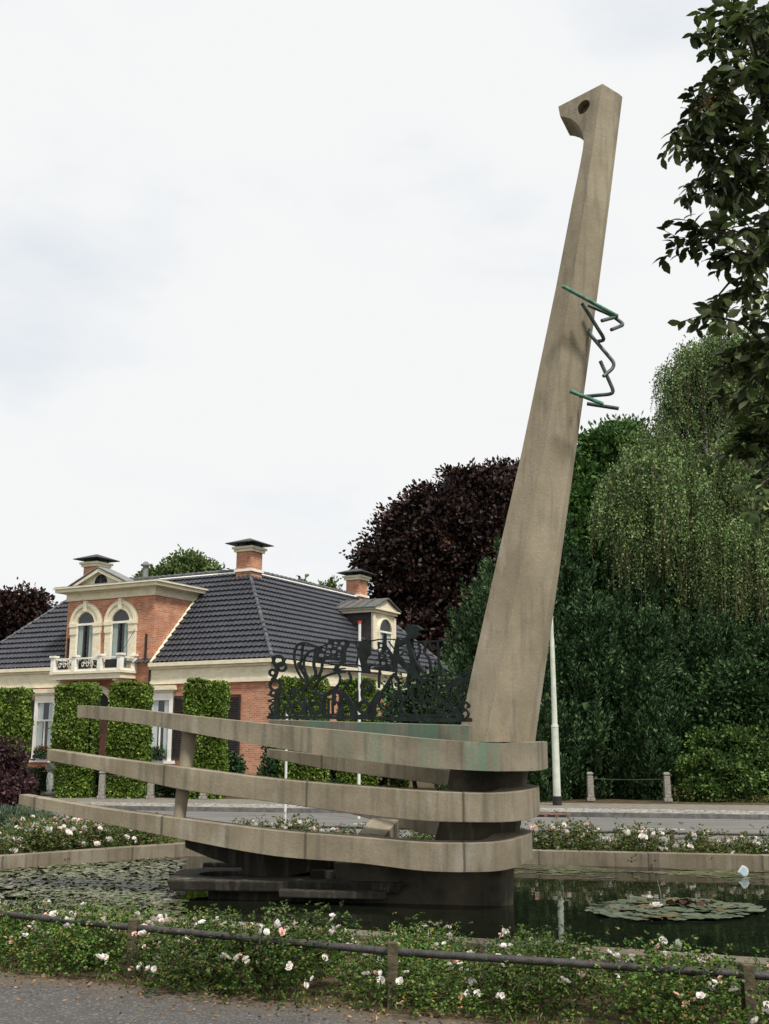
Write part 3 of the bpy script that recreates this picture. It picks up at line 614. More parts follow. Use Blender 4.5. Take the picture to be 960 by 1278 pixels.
st(Cf, 56, (55, 250), (38, 350), (60, 450), (120, 530), (190, 600)); st(Cf, 14, (60, 355), (180, 345)); st(Cf, 14, (80, 420), (130, 380), (190, 440)); st(Cf, 20, (90, 440), (130, 500), (190, 510)); st(Cf, 36, (30, 480), (30, 640))
st(Cf, 24, (250, 640), (272, 760), (300, 880), (320, 1080)); st(Cf, 28, (170, 620), (160, 740), (210, 860), (232, 1000), (260, 1080)); st(Cf, 20, (60, 690), (62, 840), (110, 920), (160, 860), (172, 740)); st(Cf, 20, (0, 940), (60, 860)); st(Cf, 26, (110, 920), (60, 1070)); st(Cf, 20, (380, 640), (352, 800), (330, 900), (370, 1010), (360, 1080)); st(Cf, 20, (200, 770), (320, 750)); st(Cf, 16, (110, 965), (210, 965)); st(Cf, 30, (220, 930), (300, 940)); st(Cf, 24, (0, 1060), (60, 980), (150, 1060))
for q_ in (((300, 650), (420, 622), (560, 640), (690, 635), (780, 600), (850, 540)), ((300, 690), (470, 690), (640, 690), (840, 600)), ((340, 770), (470, 735), (640, 720), (840, 640)), ((360, 840), (500, 812), (640, 765), (830, 690)), ((320, 940), (470, 872), (640, 830), (800, 740)), ((430, 940), (520, 940), (620, 890), (740, 800), (800, 770)), ((400, 970), (520, 1010), (660, 965), (760, 850)), ((470, 1030), (600, 1062), (720, 985), (790, 870)), ((380, 880), (450, 980), (560, 1060))): st(Cf, 20, *q_)
st(Cf, 46, (540, 790), (700, 720), (800, 680)); st(Cf, 40, (520, 900), (640, 1000), (760, 1080)); st(Cf, 12, (575, 640), (512, 500)); st(Cf, 60, (700, 1000), (720, 1090)); st(Cf, 26, (640, 700), (600, 860), (640, 960)); st(Cf, 22, (730, 680), (700, 830), (740, 960)); st(Cf, 24, (460, 620), (470, 760), (440, 900))
st(Cf, 34, (730, 940), (790, 930), (828, 962), (815, 985)); st(Cf, 26, (765, 990), (822, 1045), (800, 1100), (750, 1112)); st(Cf, 40, (735, 950), (765, 1020))
rider = []
def solve(prim_, x0, x1, y0, y1, h):
    nx = int((x1 - x0) / h) + 1; ny = int((y1 - y0) / h) + 1
    X, Y = np.meshgrid(x0 + np.arange(nx) * h, y0 + np.arange(ny) * h); Fd = np.full(X.shape, 9.0)
    def seg(pts, w):
        D = np.full(X.shape, 9.0)
        for (ax, ay), (bx, by) in zip(pts[:-1], pts[1:]):
            i0 = max(0, int((min(ax, bx) - x0 - w - 2) / h)); i1 = min(nx, int((max(ax, bx) - x0 + w + 2) / h) + 2); j0 = max(0, int((min(ay, by) - y0 - w - 2) / h)); j1 = min(ny, int((max(ay, by) - y0 + w + 2) / h) + 2)
            if i0 >= i1 or j0 >= j1: continue
            xs = X[j0:j1, i0:i1]; ys = Y[j0:j1, i0:i1]; dx, dy = bx - ax, by - ay; l2 = dx * dx + dy * dy + 1e-9
            u = np.clip(((xs - ax) * dx + (ys - ay) * dy) / l2, 0, 1); d = np.hypot(xs - ax - u * dx, ys - ay - u * dy) - w
            D[j0:j1, i0:i1] = np.minimum(D[j0:j1, i0:i1], d)
        return D
    for p in prim_:
        if p[0] == 's': Fd = np.minimum(Fd, seg(p[2], p[1]))
        elif p[0] == 'r': Fd = np.minimum(Fd, np.abs(np.hypot(X - p[1], Y - p[2]) - p[3]) - p[4])
        elif p[0] == 'p':
            poly = p[1]; ins = np.zeros(X.shape, bool); n = len(poly)
            for i in range(n):
                (ax, ay), (bx, by) = poly[i], poly[(i + 1) % n]
                if abs(by - ay) < 1e-9: continue
                cnd = ((ay > Y) != (by > Y)) & (X < (bx - ax) * (Y - ay) / (by - ay) + ax); ins ^= cnd
            D = seg(poly + [poly[0]], 0); Fd = np.minimum(Fd, np.where(ins, -D, D))
    for p in prim_:
        if p[0] == 'h': Fd = np.maximum(Fd, -(np.hypot(X - p[1], Y - p[2]) - p[3]))
        elif p[0] == 'x': Fd = np.maximum(Fd, -seg(p[2], p[1]))
    return X, Y, np.clip(Fd, -1, 1)
def plate(name, prim_, bounds, h, off, th, m, parent_s=True):
    X, Y, Fd = solve(prim_, *bounds, h); ny, nx = Fd.shape; ids = {}; vs_ = []; fs = []
    def vid(k, x, y):
        if k not in ids: ids[k] = len(vs_); vs_.append((x, y))
        return ids[k]
    ins = Fd < 0
    for j in range(ny - 1):
        for i in range(nx - 1):
            c = ((j, i), (j, i + 1), (j + 1, i + 1), (j + 1, i)); s_ = [ins[q_] for q_ in c]
            if not any(s_): continue
            poly = []
            for k in range(4):
                a_, b_ = c[k], c[(k + 1) % 4]
                if s_[k]: poly.append(vid(a_, X[a_], Y[a_]))
                if s_[k] != s_[(k + 1) % 4]:
                    fa, fb = Fd[a_], Fd[b_]; u = min(.95, max(.05, fa / (fa - fb))); key = (min(a_, b_), max(a_, b_), 'e')
                    poly.append(vid(key, X[a_] + (X[b_] - X[a_]) * u, Y[a_] + (Y[b_] - Y[a_]) * u))
            if len(poly) > 2: fs.append(tuple(poly))
    N = Vector((-dd.y, dd.x, 0)); base = Vector((pa.x, pa.y, 0)) + N * off; W = []
    for (px, py) in vs_:
        rx, ry, rz = ray(px, py); t_ = (base.dot(N)) / (rx * N.x + ry * N.y); W.append((rx * t_, ry * t_, EYE + rz * t_))
    n = len(W); bk = [(x + N.x * th, y + N.y * th, z) for x, y, z in W]
    from collections import Counter
    ed = {}
    for f in fs:
        for k in range(len(f)):
            a_, b_ = f[k], f[(k + 1) % len(f)]; ed[(a_, b_)] = 1
    F2 = [f for f in fs] + [tuple(i + n for i in f[::-1]) for f in fs] + [(b_, a_, a_ + n, b_ + n) for (a_, b_) in ed if (b_, a_) not in ed]
    o = MB().add(W + bk, F2).build(name, m, recalc=False)
    return S(o)
plate('openwork_panel', prim, (333, 590, 780, 901), .5, .10, .014, M['iron'])
prim2 = prim; prim = []
pg(Cf, (130, 125), (150, 98), (200, 82), (262, 95), (322, 138), (284, 152), (276, 172), (292, 196), (270, 202), (262, 226), (215, 232), (190, 250), (160, 235), (165, 195), (140, 165))
st(Cf, 62, (170, 225), (120, 262), (60, 290)); st(Cf, 66, (165, 260), (180, 330), (205, 420), (215, 520), (245, 620)); st(Cf, 80, (130, 520), (250, 650)); st(Cf, 40, (215, 430), (260, 520), (330, 600)); st(Cf, 44, (250, 640), (330, 690), (390, 680))
plate('rider_figure', prim, (490, 545, 776, 860), .5, .085, .04, M['iron'])

# ------------------------------------------------------------------ villa
HZ = 0.05
C0 = Vector((-4.38, 42.0, 0))
house = thing('brick_villa', 'orange brick villa with dark tiled hipped roof and balcony beyond the street', 'house', (C0.x, C0.y, HZ), R(-28)); house.scale = (.953, 1, 1)
UL, VL = 17.65, 17.7; ZF0, ZE = 3.93 - HZ, 4.7 - HZ; RI, RJ, ZR = 4.1, 3.9, 8.95 - HZ
def Hb(mb, name, m, parent=house, **k): return mb.build(name, m, parent, **k)
mb = MB().box(-UL, 0, 0, VL, -.3, ZF0 + .2)
wall = Hb(mb, 'wall', M['brick'])
# frieze and gutter cornice around the house; broken where the central gable stands
GU0, GU1 = 11.2, 6.12      # gable from u=11.42 to 6.12
mb = MB()
for (x0, x1) in ((-UL - .05, -GU0), (-GU1, .06)):
    mb = mb if x1 > -1 else MB()
    mb.box(x0, x1, -.07, .1, ZF0, ZE - .22); mb.box(x0 - .0, x1 + .0, -.12, .1, ZF0 + .0 - .07, ZF0 + .06 - .003)
    mb.box(x0 - .02, x1 + .02, -.16, .1, ZE - .225, ZE - .13)
    mb.box(x0 - .1 if x0 < -15 else x0, x1 + .22 if x1 > -1 else x1, -.28, .1, ZE - .13, ZE + .02)
    if x1 < -1: Hb(mb, 'cornice', M['cream']); mb = MB()
mb.box(-.1, .07, .003, VL, ZF0, ZE - .222); mb.box(-.1, .12, .003, VL, ZF0 - .072, ZF0 + .05); mb.box(-.1, .16, .003, VL, ZE - .223, ZE - .132); mb.box(-.1, .28, .1, VL + .3, ZE - .132, ZE + .018)
Hb(mb, 'cornice', M['cream'])
# pantiled slopes
def slope(E0, E1, R0, R1, tw=.25, rh=.34):
    E0, E1, R0, R1 = map(Vector, (E0, E1, R0, R1)); ax = (E1 - E0).normalized(); Lx = (E1 - E0).length
    upv = (R0 - E0) - ax * (R0 - E0).dot(ax); LS = upv.length; upn = upv.normalized(); nrm = ax.cross(upn).normalized()
    if nrm.z < 0: nrm = -nrm
    a0 = (R0 - E0).dot(ax); a1 = (R1 - E0).dot(ax)
    nr = int(LS / rh); cols = np.arange(0, Lx + tw / 6, tw / 6); lines = []
    for k in range(nr): lines += [(k / nr, .075), ((k + 1) / nr, .0)]
    V = []; 
    for (u, lf) in lines:
        lo_, hi_ = a0 * u, Lx + (a1 - Lx) * u
        s_ = np.clip(cols, lo_, hi_); wv = .06 * np.abs(np.sin(np.pi * s_ / tw)) ** .7
        for ss, ww in zip(s_, wv): V.append(E0 + ax * ss + upn * (LS * u) + nrm * (lf + ww))
    nc = len(cols); Fs = [(j * nc + i, j * nc + i + 1, (j + 1) * nc + i + 1, (j + 1) * nc + i) for j in range(len(lines) - 1) for i in range(nc - 1)]
    return V, Fs
o0, ov = ZE + .0, .14
e = [(-UL - ov, -ov), (ov, -ov), (ov, VL + ov), (-UL - ov, VL + ov)]; rz_ = ZR
rr = [(-UL + RI, RJ), (-RI, RJ), (-RI, VL - RJ), (-UL + RI, VL - RJ)]
for i in range(4):
    j = (i + 1) % 4
    V, Fs = slope((*e[i], o0), (*e[j], o0), (*rr[i], rz_), (*rr[j], rz_))
    Hb(MB().add(V, Fs), 'roof_slope', M['tile'], recalc=False)
Hb(MB().box(-UL + RI + .05, -RI - .05, RJ + .05, VL - RJ - .05, ZR - .3, ZR - .02), 'flat_roof', M['zinc'])
def tiles_line(a_, b_, name, r=.085, step=.36):
    a_, b_ = Vector(a_), Vector(b_); n = int((b_ - a_).length / step); pts = []; rs = []
    for k in range(n):
        p = a_.lerp(b_, k / n); q_ = a_.lerp(b_, (k + .93) / n); pts += [p, q_]; rs += [r * 1.25, r * .85]
    Hb(MB().tube(pts, rs, 10), name, M['ridgetile'])
for i in range(4):
    tiles_line((*e[i], o0 + .06), (*rr[i], rz_ + .06), 'hip_ridge'); tiles_line((*rr[i], rz_ + .05), (*rr[(i + 1) % 4], rz_ + .05), 'ridge', .09)
lead = MB()
for i in (0, 1):
    a_, b_ = Vector((*rr[i], rz_ - .07)), Vector((*rr[(i + 1) % 4], rz_ - .07)); off_ = Vector((0, -.17, 0)) if i == 0 else Vector((.17, 0, 0)); lead.tube([a_ + off_, b_ + off_], .05, 6)
Hb(lead, 'lead_flashing', M['white'])

# window helpers: facade frames. T(s,d,z): s along the wall, d outwards
TF = lambda s, d, z: (-s, -d, z)
TS = lambda s, d, z: (d, s, z)
def arcpts(c, r, z, n=20): return [(c + r * math.cos(math.pi * k / n), z + r * math.sin(math.pi * k / n)) for k in range(n + 1)]
def ringband(T, outer, inner, d0, d1):
    """outer/inner: matching lists of (s,z)"""
    mb = MB(); n = len(outer)
    rings = [[T(o[0], d0, o[1]), T(o[0], d1, o[1]), T(i[0], d1, i[1]), T(i[0], d0, i[1])] for o, i in zip(outer, inner)]
    mb.loft(rings); return mb
def flat(T, pts, d): mb = MB(); mb.add([T(s, d, z) for s, z in pts], [tuple(range(len(pts)))]); return mb
def arch_window(T, c, z0, zs, ro, ri, parent, d=0.0, cur=M['curtain'], keystone=True, leaf=True):
    out_ = [(c + ro, z0)] + arcpts(c, ro, zs) + [(c - ro, z0)]; inn_ = [(c + ri, z0)] + arcpts(c, ri, zs) + [(c - ri, z0)]
    fr = ringband(T, out_, inn_, d - .02, d + .12)
    out2 = [(c + ro + .05, z0)] + arcpts(c, ro + .05, zs) + [(c - ro - .05, z0)]; inn2 = [(c + ro - .1, z0)] + arcpts(c, ro - .1, zs) + [(c - ro + .1, z0)]
    w_ = fr.build('window_frame', M['cream'], parent)
    if keystone:
        ringband(T, out2[1:-1], inn2[1:-1], d + .0, d + .17).build('arch_moulding', M['cream'], w_)
        MB().box(c - .09, c + .09, d, d + .22, zs + ri + .02, zs + ro + .13, T).build('keystone', M['cream'], w_)
        for s_ in (-1, 1):
            k = MB().box(c + s_ * (ro + ri) / 2 - (ro - ri) / 2 - .05, c + s_ * (ro + ri) / 2 + (ro - ri) / 2 + .05, d, d + .19, zs - .1, zs + .05, T).box(c + s_ * (ro + ri) / 2 - (ro - ri) / 2 - .02, c + s_ * (ro + ri) / 2 + (ro - ri) / 2 + .02, d, d + .16, zs - .42, zs - .101, T); k.build('capital', M['cream'], w_)
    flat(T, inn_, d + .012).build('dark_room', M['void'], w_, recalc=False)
    cm = MB()
    for s_ in (-1, 1):
        n = 10; ww = ri * .52
        for k in range(n):
            s0 = c + s_ * (ri - .06 - ww * k / n); s1 = c + s_ * (ri - .06 - ww * (k + 1) / n)
            cm.add([T(s0, d + .03 + .012 * (k % 2), z0), T(s1, d + .03 + .012 * ((k + 1) % 2), z0), T(s1, d + .03 + .012 * ((k + 1) % 2), zs - .04), T(s0, d + .03 + .012 * (k % 2), zs - .04)], [(0, 1, 2, 3)])
    cm.build('curtain', cur, w_, recalc=False)
    sash = MB().box(c - ri, c + ri, d + .05, d + .11, zs - .045, zs + .045, T)
    if leaf:
        for s_ in (-1, 1): sash.box(c + s_ * (ri - .03) - .03, c + s_ * (ri - .03) + .03, d + .05, d + .10, z0, zs - .045, T)
    sash.build('sash', M['white'], w_)
    if leaf: MB().box(c - .035, c + .035, d + .05, d + .102, z0, zs - .05, T).build('mullion', M['void'], w_)
    flat(T, inn_, d + .058).build('pane', M['glass'], w_, recalc=False)
    return w_
def rect_window(T, c, parent, wd=1.3, z0=.84 - HZ, z1=3.26 - HZ, zl=3.80 - HZ, sh=(1, 1), cur=M['netcurtain'], shw=.66):
    h = wd / 2
    fr = MB().box(c - h, c - h + .17, 0, .12, z0, z1 + .1, T).box(c + h - .17, c + h, 0, .12, z0, z1 + .1, T).box(c - h, c + h, 0, .118, z1 - .04, z1 + .36, T)
    w_ = fr.build('window_frame', M['white'], parent)
    MB().box(c - h - .16, c + h + .16, 0, .26, z1 + .36, zl, T).box(c - h - .08, c + h + .08, 0, .19, z1 + .28, z1 + .361, T).build('lintel_cornice', M['cream'], w_)
    MB().box(c - h - .2, c + h + .2, 0, .2, z0 - .12, z0, T).build('sill', M['white'], w_)
    a_, b_ = c - h + .17, c + h - .17
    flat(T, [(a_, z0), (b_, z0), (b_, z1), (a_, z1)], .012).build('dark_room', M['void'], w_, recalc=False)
    cm = MB(); n = 8
    for s_ in (-1, 1):
        ww = (b_ - a_) * .33
        for k in range(n):
            s0 = (b_ if s_ > 0 else a_) - s_ * ww * k / n; s1 = (b_ if s_ > 0 else a_) - s_ * ww * (k + 1) / n
            cm.add([T(s0, .03 + .012 * (k % 2), z0), T(s1, .03 + .012 * ((k + 1) % 2), z0), T(s1, .03 + .012 * ((k + 1) % 2), z1), T(s0, .03 + .012 * (k % 2), z1)], [(0, 1, 2, 3)])
    cm.build('curtain', cur, w_, recalc=False)
    MB().box(a_, b_, .05, .10, z0 + (z1 - z0) * .66, z0 + (z1 - z0) * .66 + .07, T).box(c - .03, c + .03, .052, .095, z0, z0 + (z1 - z0) * .66, T).build('sash', M['white'], w_)
    flat(T, [(a_, z0), (b_, z0), (b_, z1), (a_, z1)], .06).build('pane', M['glass'], w_, recalc=False)
    for s_, on in ((-1, sh[0]), (1, sh[1])):
        if not on: continue
        a2 = c + s_ * (h + .03) if s_ > 0 else c - h - .03 - shw; b2 = a2 + shw
        m_ = MB().box(a2, a2 + .07, .03, .085, z0 + .05, z1 + .12, T).box(b2 - .07, b2, .03, .085, z0 + .05, z1 + .12, T)
        for zz in (z0 + .05, z0 + (z1 - z0) * .5, z1 + .04): m_.box(a2 + .07, b2 - .07, .03, .083, zz, zz + .08, T)
        nl = 34
        for k in range(nl):
            z_ = z0 + .13 + (z1 - z0 - .1) * k / nl
            m_.add([T(a2 + .07, .035, z_ + .055), T(b2 - .07, .035, z_ + .055), T(b2 - .07, .075, z_), T(a2 + .07, .075, z_)], [(0, 1, 2, 3)])
        m_.build('shutter', M['shutter'], parent, recalc=False)
    return w_
for c in (2.75, 5.5): rect_window(TF, c, house)
for c in (12.1, 14.9): rect_window(TF, c, house)
for c in (3.0, 6.9, 10.8, 14.7): rect_window(TS, c, house)
# central gable with two arched windows
GB = MB().box(-GU0, -GU1, .0, 3.6, ZF0 - .1, 7.6 - HZ)
gable = Hb(GB, 'gable_wall', M['brick'])
GZ = 7.55 - HZ
mb = MB().box(-GU0 - .05, -GU1 + .05, -.07, 3.05, GZ, GZ + .3)
mb.box(-GU0 - .12, -GU1 + .12, -.14, 3.1, GZ + .30, GZ + .36); mb.box(-GU0 - .42, -GU1 + .42, -.42, 3.15, GZ + .36, GZ + .50); mb.box(-GU0 - .50, -GU1 + .50, -.50, 3.17, GZ + .503, GZ + .56)
Hb(mb, 'gable_cornice', M['cream'])
Hb(MB().box(-GU0 - .46, -GU1 + .46, -.46, 3.5, GZ + .561, GZ + .60), 'gable_roof', M['lead'])
cG = 9.1
def tri(mb, T, c, hw, z0, h, d0, d1): mb.prism([T(c - hw, d0, z0), T(c + hw, d0, z0), T(c, d0, z0 + h)], [T(c - hw, d1, z0), T(c + hw, d1, z0), T(c, d1, z0 + h)]); return mb
pz = GZ + .60
ped = Hb(tri(MB(), TF, cG, 1.42, pz, .56, -.35, .2), 'pediment', M['cream'])
pm = ringband(TF, [(cG + 1.62, pz - .03), (cG, pz + .68), (cG - 1.62, pz - .03)], [(cG + 1.28, pz + .0), (cG, pz + .52), (cG - 1.28, pz + .0)], .15, .42); pm.build('pediment_moulding', M['cream'], ped)
rf = MB()
for s_ in (-1, 1): rf.add([TF(cG + s_ * 1.72, .46, pz - .02), TF(cG, .46, pz + .71), TF(cG, -.42, pz + .71), TF(cG + s_ * 1.72, -.42, pz - .02), TF(cG + s_ * 1.72, .46, pz + .02), TF(cG, .46, pz + .75), TF(cG, -.42, pz + .75), TF(cG + s_ * 1.72, -.42, pz + .02)], [(0, 1, 2, 3), (4, 5, 6, 7), (0, 1, 5, 4), (0, 3, 7, 4)])
rf.build('pediment_roof', M['lead'], ped)
hp = arcpts(cG, .38, pz + .06, 14)
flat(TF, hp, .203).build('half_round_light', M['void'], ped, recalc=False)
ht = MB(); ht.box(cG - .02, cG + .02, .2, .22, pz + .06, pz + .43, TF); ht.tube([TF(cG, .21, pz + .07), TF(cG + .26, .21, pz + .33)], .018, 6); ht.tube([TF(cG, .21, pz + .07), TF(cG - .26, .21, pz + .33)], .018, 6); ht.build('glazing_bar', M['zinc'], ped)
for c in (9.97, 7.93): arch_window(TF, c, 4.42 - HZ, 6.5 - HZ, .86, .52, house)
# black wall anchors
for u in (11.02, 6.5): MB().box(u - .04, u + .04, 0, .06, 4.9 - HZ, 5.95 - HZ, TF).build('wall_anchor', M['dark'], house)
MB().box(6.13, 6.2, 0, .12, 3.7, 4.4, TF).build('drainpipe', M['dark'], house)
# sloping verge trim of the main roof against the gable
for (u, sg) in ((GU1, 1), (GU0, -1)):
    m_ = MB(); m_.tube([TF(u - sg * .08, .2, ZE + .05), TF(u - sg * .08, -2.95, 7.98)], [.085, .085], 4); m_.build('verge_flashing', M['cream'], house)
# balcony
bz0, bz1 = 4.12 - HZ, 4.44 - HZ
bal = Hb(MB().box(7.0, 10.95, .003, .95, bz0, bz1 - .1, TF).box(6.93, 11.02, .003, 1.02, bz1 - .1, bz1, TF), 'balcony', M['cream'])
bp = MB().box(6.98, 10.97, .86, .98, bz1, bz1 + .09, TF)
bp.box(6.98, 10.97, .88, .96, bz1 + .5, bz1 + .56, TF)
for s0 in (6.98, 10.85): bp.box(s0, s0 + .12, .13, .858, bz1, bz1 + .088, TF); bp.box(s0 + .02, s0 + .1, .13, .862, bz1 + .5, bz1 + .558, TF)
bp.build('balcony_rail', M['white'], bal)
for s0, dpt in ((6.96, .9), (7.98 + .1, .9), (9.55, .9), (10.78, .9), (6.96, .06)):
    MB().box(s0, s0 + .2, dpt - .08, dpt + .12, bz1 + .003, bz1 + .6, TF).box(s0 - .05, s0 + .25, dpt - .13, dpt + .17, bz1 + .6, bz1 + .68, TF).build('balcony_post', M['white'], bal)
for (s0, s1) in ((8.3, 9.55), (9.76, 10.78)):
    sc_ = MB()
    cc_ = (s0 + s1) / 2
    for k in range(-2, 3):
        x_ = cc_ + k * .13; th_ = [(x_ + .06 * math.cos(a_ * .5), bz1 + .3 + (.10 if k % 2 else -.02) + .09 * math.sin(a_ * .5)) for a_ in range(13)]
        sc_.tube([TF(s, .92, z) for s, z in th_], .014, 5)
    sc_.tube([TF(s0, .92, bz1 + .12), TF(cc_ - .25, .92, bz1 + .3), TF(s0, .92, bz1 + .48)], .012, 5)
    sc_.build('scroll_ironwork', M['white'], bal)
for (s0, s1) in ((8.3, 8.75), (9.15, 9.55), (9.76, 10.0), (10.35, 10.78), (7.2, 8.05)): MB().box(s0, s1, .72, .78, bz1 + .01, bz1 + .46, TF).build('planter_box', M['dark'], bal)
for s0 in (7.3, 10.55):
    cb = MB()
    for k in range(5): cb.box(s0, s0 + .22, .004, .85 - k * .13, bz0 - .10 * (k + 1) + .003, bz0 - .10 * k - (.003 if k else 0), TF)
    cb.build('corbel', M['cream'], bal)
MB().tube([TF(7.35, .9, bz1 + .3), TF(7.0, .2, bz1 + 1.7)], .012, 5).build('stay_rod', M['dark'], bal)
# door with arched surround
dc = 8.96
dsur = ringband(TF, [(dc + .98, -.1)] + arcpts(dc, .98, 2.85) + [(dc - .98, -.1)], [(dc + .72, -.1)] + arcpts(dc, .72, 2.85) + [(dc - .72, -.1)], 0, .13).build('door_surround', M['cream'], house)
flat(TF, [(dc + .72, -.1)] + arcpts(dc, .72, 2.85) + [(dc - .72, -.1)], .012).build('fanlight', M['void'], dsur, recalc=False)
ds = MB().box(dc - .68, dc - .01, .02, .07, 0, 2.72, TF).box(dc + .01, dc + .68, .02, .07, 0, 2.72, TF)
for s_ in (-1, 1):
    for (z0, z1) in ((.25, .85), (1.0, 1.75), (1.9, 2.55)): ds.box(dc + s_ * .35 - .22, dc + s_ * .35 + .22, .07, .095, z0, z1, TF)
dr = ds.build('door', M['door'], dsur)
# side dormer on the right slope
XI = -1.0
TD = lambda s, d, z: (XI + d, s, z)
vc = 10.9
dz0, dz1 = 5.55 - HZ, 7.58 - HZ
dm = Hb(MB().box(XI - 2.6, XI, vc - 1.05, vc + 1.05, dz0 - .5, dz1), 'dormer', M['slate'])
arch_window(TD, vc, dz0 + .15, dz1 - .87, .70, .62, house, d=.10, cur=M['blind'], keystone=False, leaf=True)
fp = MB().box(vc - 1.08, vc - .70, -.02, .1, dz0 - .5, dz1, TD).box(vc + .70, vc + 1.08, -.02, .1, dz0 - .5, dz1, TD)
fp.add([], [])
outr = arcpts(vc, .70, dz1 - .87, 16); 
fp.loft([[TD(s, -.02, z), TD(s, .1, z), TD(s, .1, dz1), TD(s, -.02, dz1)] for s, z in outr])
fp.box(vc - 1.15, vc - .95, .1, .16, dz0 - .4, dz1 - .1, TD).box(vc + .95, vc + 1.15, .1, .16, dz0 - .4, dz1 - .1, TD)
fp.build('dormer_front', M['cream'], dm)
dcn = MB().box(vc - 1.2, vc + 1.2, -2.9, .22, dz1, dz1 + .13, TD).box(vc - 1.3, vc + 1.3, -3.0, .34, dz1 + .13, dz1 + .2, TD)
tri(dcn, TD, vc, 1.25, dz1 + .2, .46, .0, .26); dcn.build('dormer_pediment', M['cream'], dm)
rf = MB()
for s_ in (-1, 1): rf.prism([TD(vc + s_ * 1.36, .38, dz1 + .19), TD(vc, .38, dz1 + .72), TD(vc, -4.1, dz1 + .72), TD(vc + s_ * 1.36, -3.6, dz1 + .19)], [TD(vc + s_ * 1.36, .38, dz1 + .24), TD(vc, .38, dz1 + .78), TD(vc, -4.1, dz1 + .78), TD(vc + s_ * 1.36, -3.6, dz1 + .24)])
for k in range(6):
    for s_ in (-1, 1): rf.tube([TD(vc + s_ * 1.34, -.4 - k * .55, dz1 + .26), TD(vc + s_ * .02, -.4 - k * .55, dz1 + .80)], .03, 5)
rf.build('dormer_roof', M['zinc'], dm)
# chimneys
def chimney(x, y, w=.84, z0=ZR - 1.6, z1=10.0):
    c_ = Hb(MB().box(x - w / 2, x + w / 2, y - w / 2, y + w / 2, z0, z1 - .22 - HZ), 'chimney', M['brick'])
    MB().box(x - w / 2 - .09, x + w / 2 + .09, y - w / 2 - .09, y + w / 2 + .09, z1 - .22 - HZ, z1 - .1 - HZ).box(x - w / 2 - .16, x + w / 2 + .16, y - w / 2 - .16, y + w / 2 + .16, z1 - .1 - HZ, z1 - HZ).build('chimney_band', M['cream'], c_)
    MB().box(x - w / 2 - .07, x + w / 2 + .07, y - w / 2 - .07, y + w / 2 + .07, ZR - .06, ZR + .05).build('flashing', M['white'], c_)
    for sx in (-1, 1):
        for sy in (-1, 1): MB().box(x + sx * .38 - .03, x + sx * .38 + .03, y + sy * .38 - .03, y + sy * .38 + .03, z1 - HZ, z1 + .14 - HZ).build('cowl_post', M['dark'], c_)
    h = .8; zz = z1 + .13 - HZ
    MB().loft([[(x - h, y - h, zz), (x + h, y - h, zz), (x + h, y + h, zz), (x - h, y + h, zz)], [(x - h, y - h, zz + .03), (x + h, y - h, zz + .03), (x + h, y + h, zz + .03), (x - h, y + h, zz + .03)], [(x - .05, y - .05, zz + .3), (x + .05, y - .05, zz + .3), (x + .05, y + .05, zz + .3), (x - .05, y + .05, zz + .3)]]).build('chimney_cowl', M['dark'], c_)
chimney(-RI - .05, RJ + .1); chimney(-13.55, RJ + .1); chimney(-RI - .05, VL - RJ - .1)
vp = MB().cyl(-10.6, RJ + .4, ZR, ZR + .75, .14).cyl(-10.6, RJ + .4, ZR + .75, ZR + .82, .24).cyl(-10.6, RJ + .4, ZR + .82, ZR + .95, .2, .08)
vp.build('vent_pipe', M['lead'], house)

# ------------------------------------------------------------------ trees and shrubs
def trunk_mb(base, top, r0, r1, limbs=0, spread=1, rg=random):
    mb = MB(); base, top = Vector(base), Vector(top); mb.tube([base, base.lerp(top, .35) + Vector((.1, 0, 0)), base.lerp(top, .7), top], [r0, r0 * .8, r0 * .55, r1], 10)
    for k in range(limbs):
        u = .3 + .6 * k / max(1, limbs); p = base.lerp(top, u); a_ = k * 2.4; q_ = p + Vector((math.cos(a_) * spread, math.sin(a_) * spread, spread * .6))
        mb.tube([p, p.lerp(q_, .5) + Vector((0, 0, .1 * spread)), q_], [r0 * .35, r0 * .22, r0 * .07], 6)
    return mb
def blob_leaves(blobs, n, cs, L, W, dirf=None, seed=1, shell=.75, clump=None, sparse=0):
    """blobs: (cx,cy,cz,rx,ry,rz). clumps sit on the noisy shells; leaves gather round each clump"""
    rg = np.random.default_rng(seed); out_ = []; vol = np.array([b[3] * b[5] for b in blobs]); share = vol / vol.sum()
    for b, sh in zip(blobs, share):
        nc = max(8, int(n * sh / cs)); d = sph(nc, rg); rad = shell + (1 - shell) * rg.random((nc, 1)) ** .5 + rg.normal(size=(nc, 1)) * .035
        rad[rg.random((nc, 1)) < .25] *= .72
        cen = np.array(b[:3]) + d * np.array(b[3:]) * rad
        cr = (clump or .35) * (.6 + .8 * rg.random((nc, 1)))
        rep = np.repeat(np.arange(nc), cs); off = sph(len(rep), rg) * rg.random((len(rep), 1)) ** .6
        pos = cen[rep] + off * cr[rep] * np.array([1, 1, .75]); dr_ = d[rep] * .6 + off * .7 + rg.normal(size=(len(rep), 3)) * .45
        if dirf is not None: dr_ = dr_ * .5 + np.array(dirf)
        sz = (.7 + .6 * rg.random(len(rep)))
        out_.append(leafv(pos, dr_, L * sz, W * sz, rg))
        # interior: large leaves that close the crown
        ni = nc * 5; di = sph(ni, rg); ps = np.array(b[:3]) + di * np.array(b[3:]) * (.3 + .34 * rg.random((ni, 1)))
        if not sparse: out_.append(leafv(ps, sph(ni, rg), min(.55, L * 2.4), min(.4, W * 3), rg))
    return np.concatenate(out_)
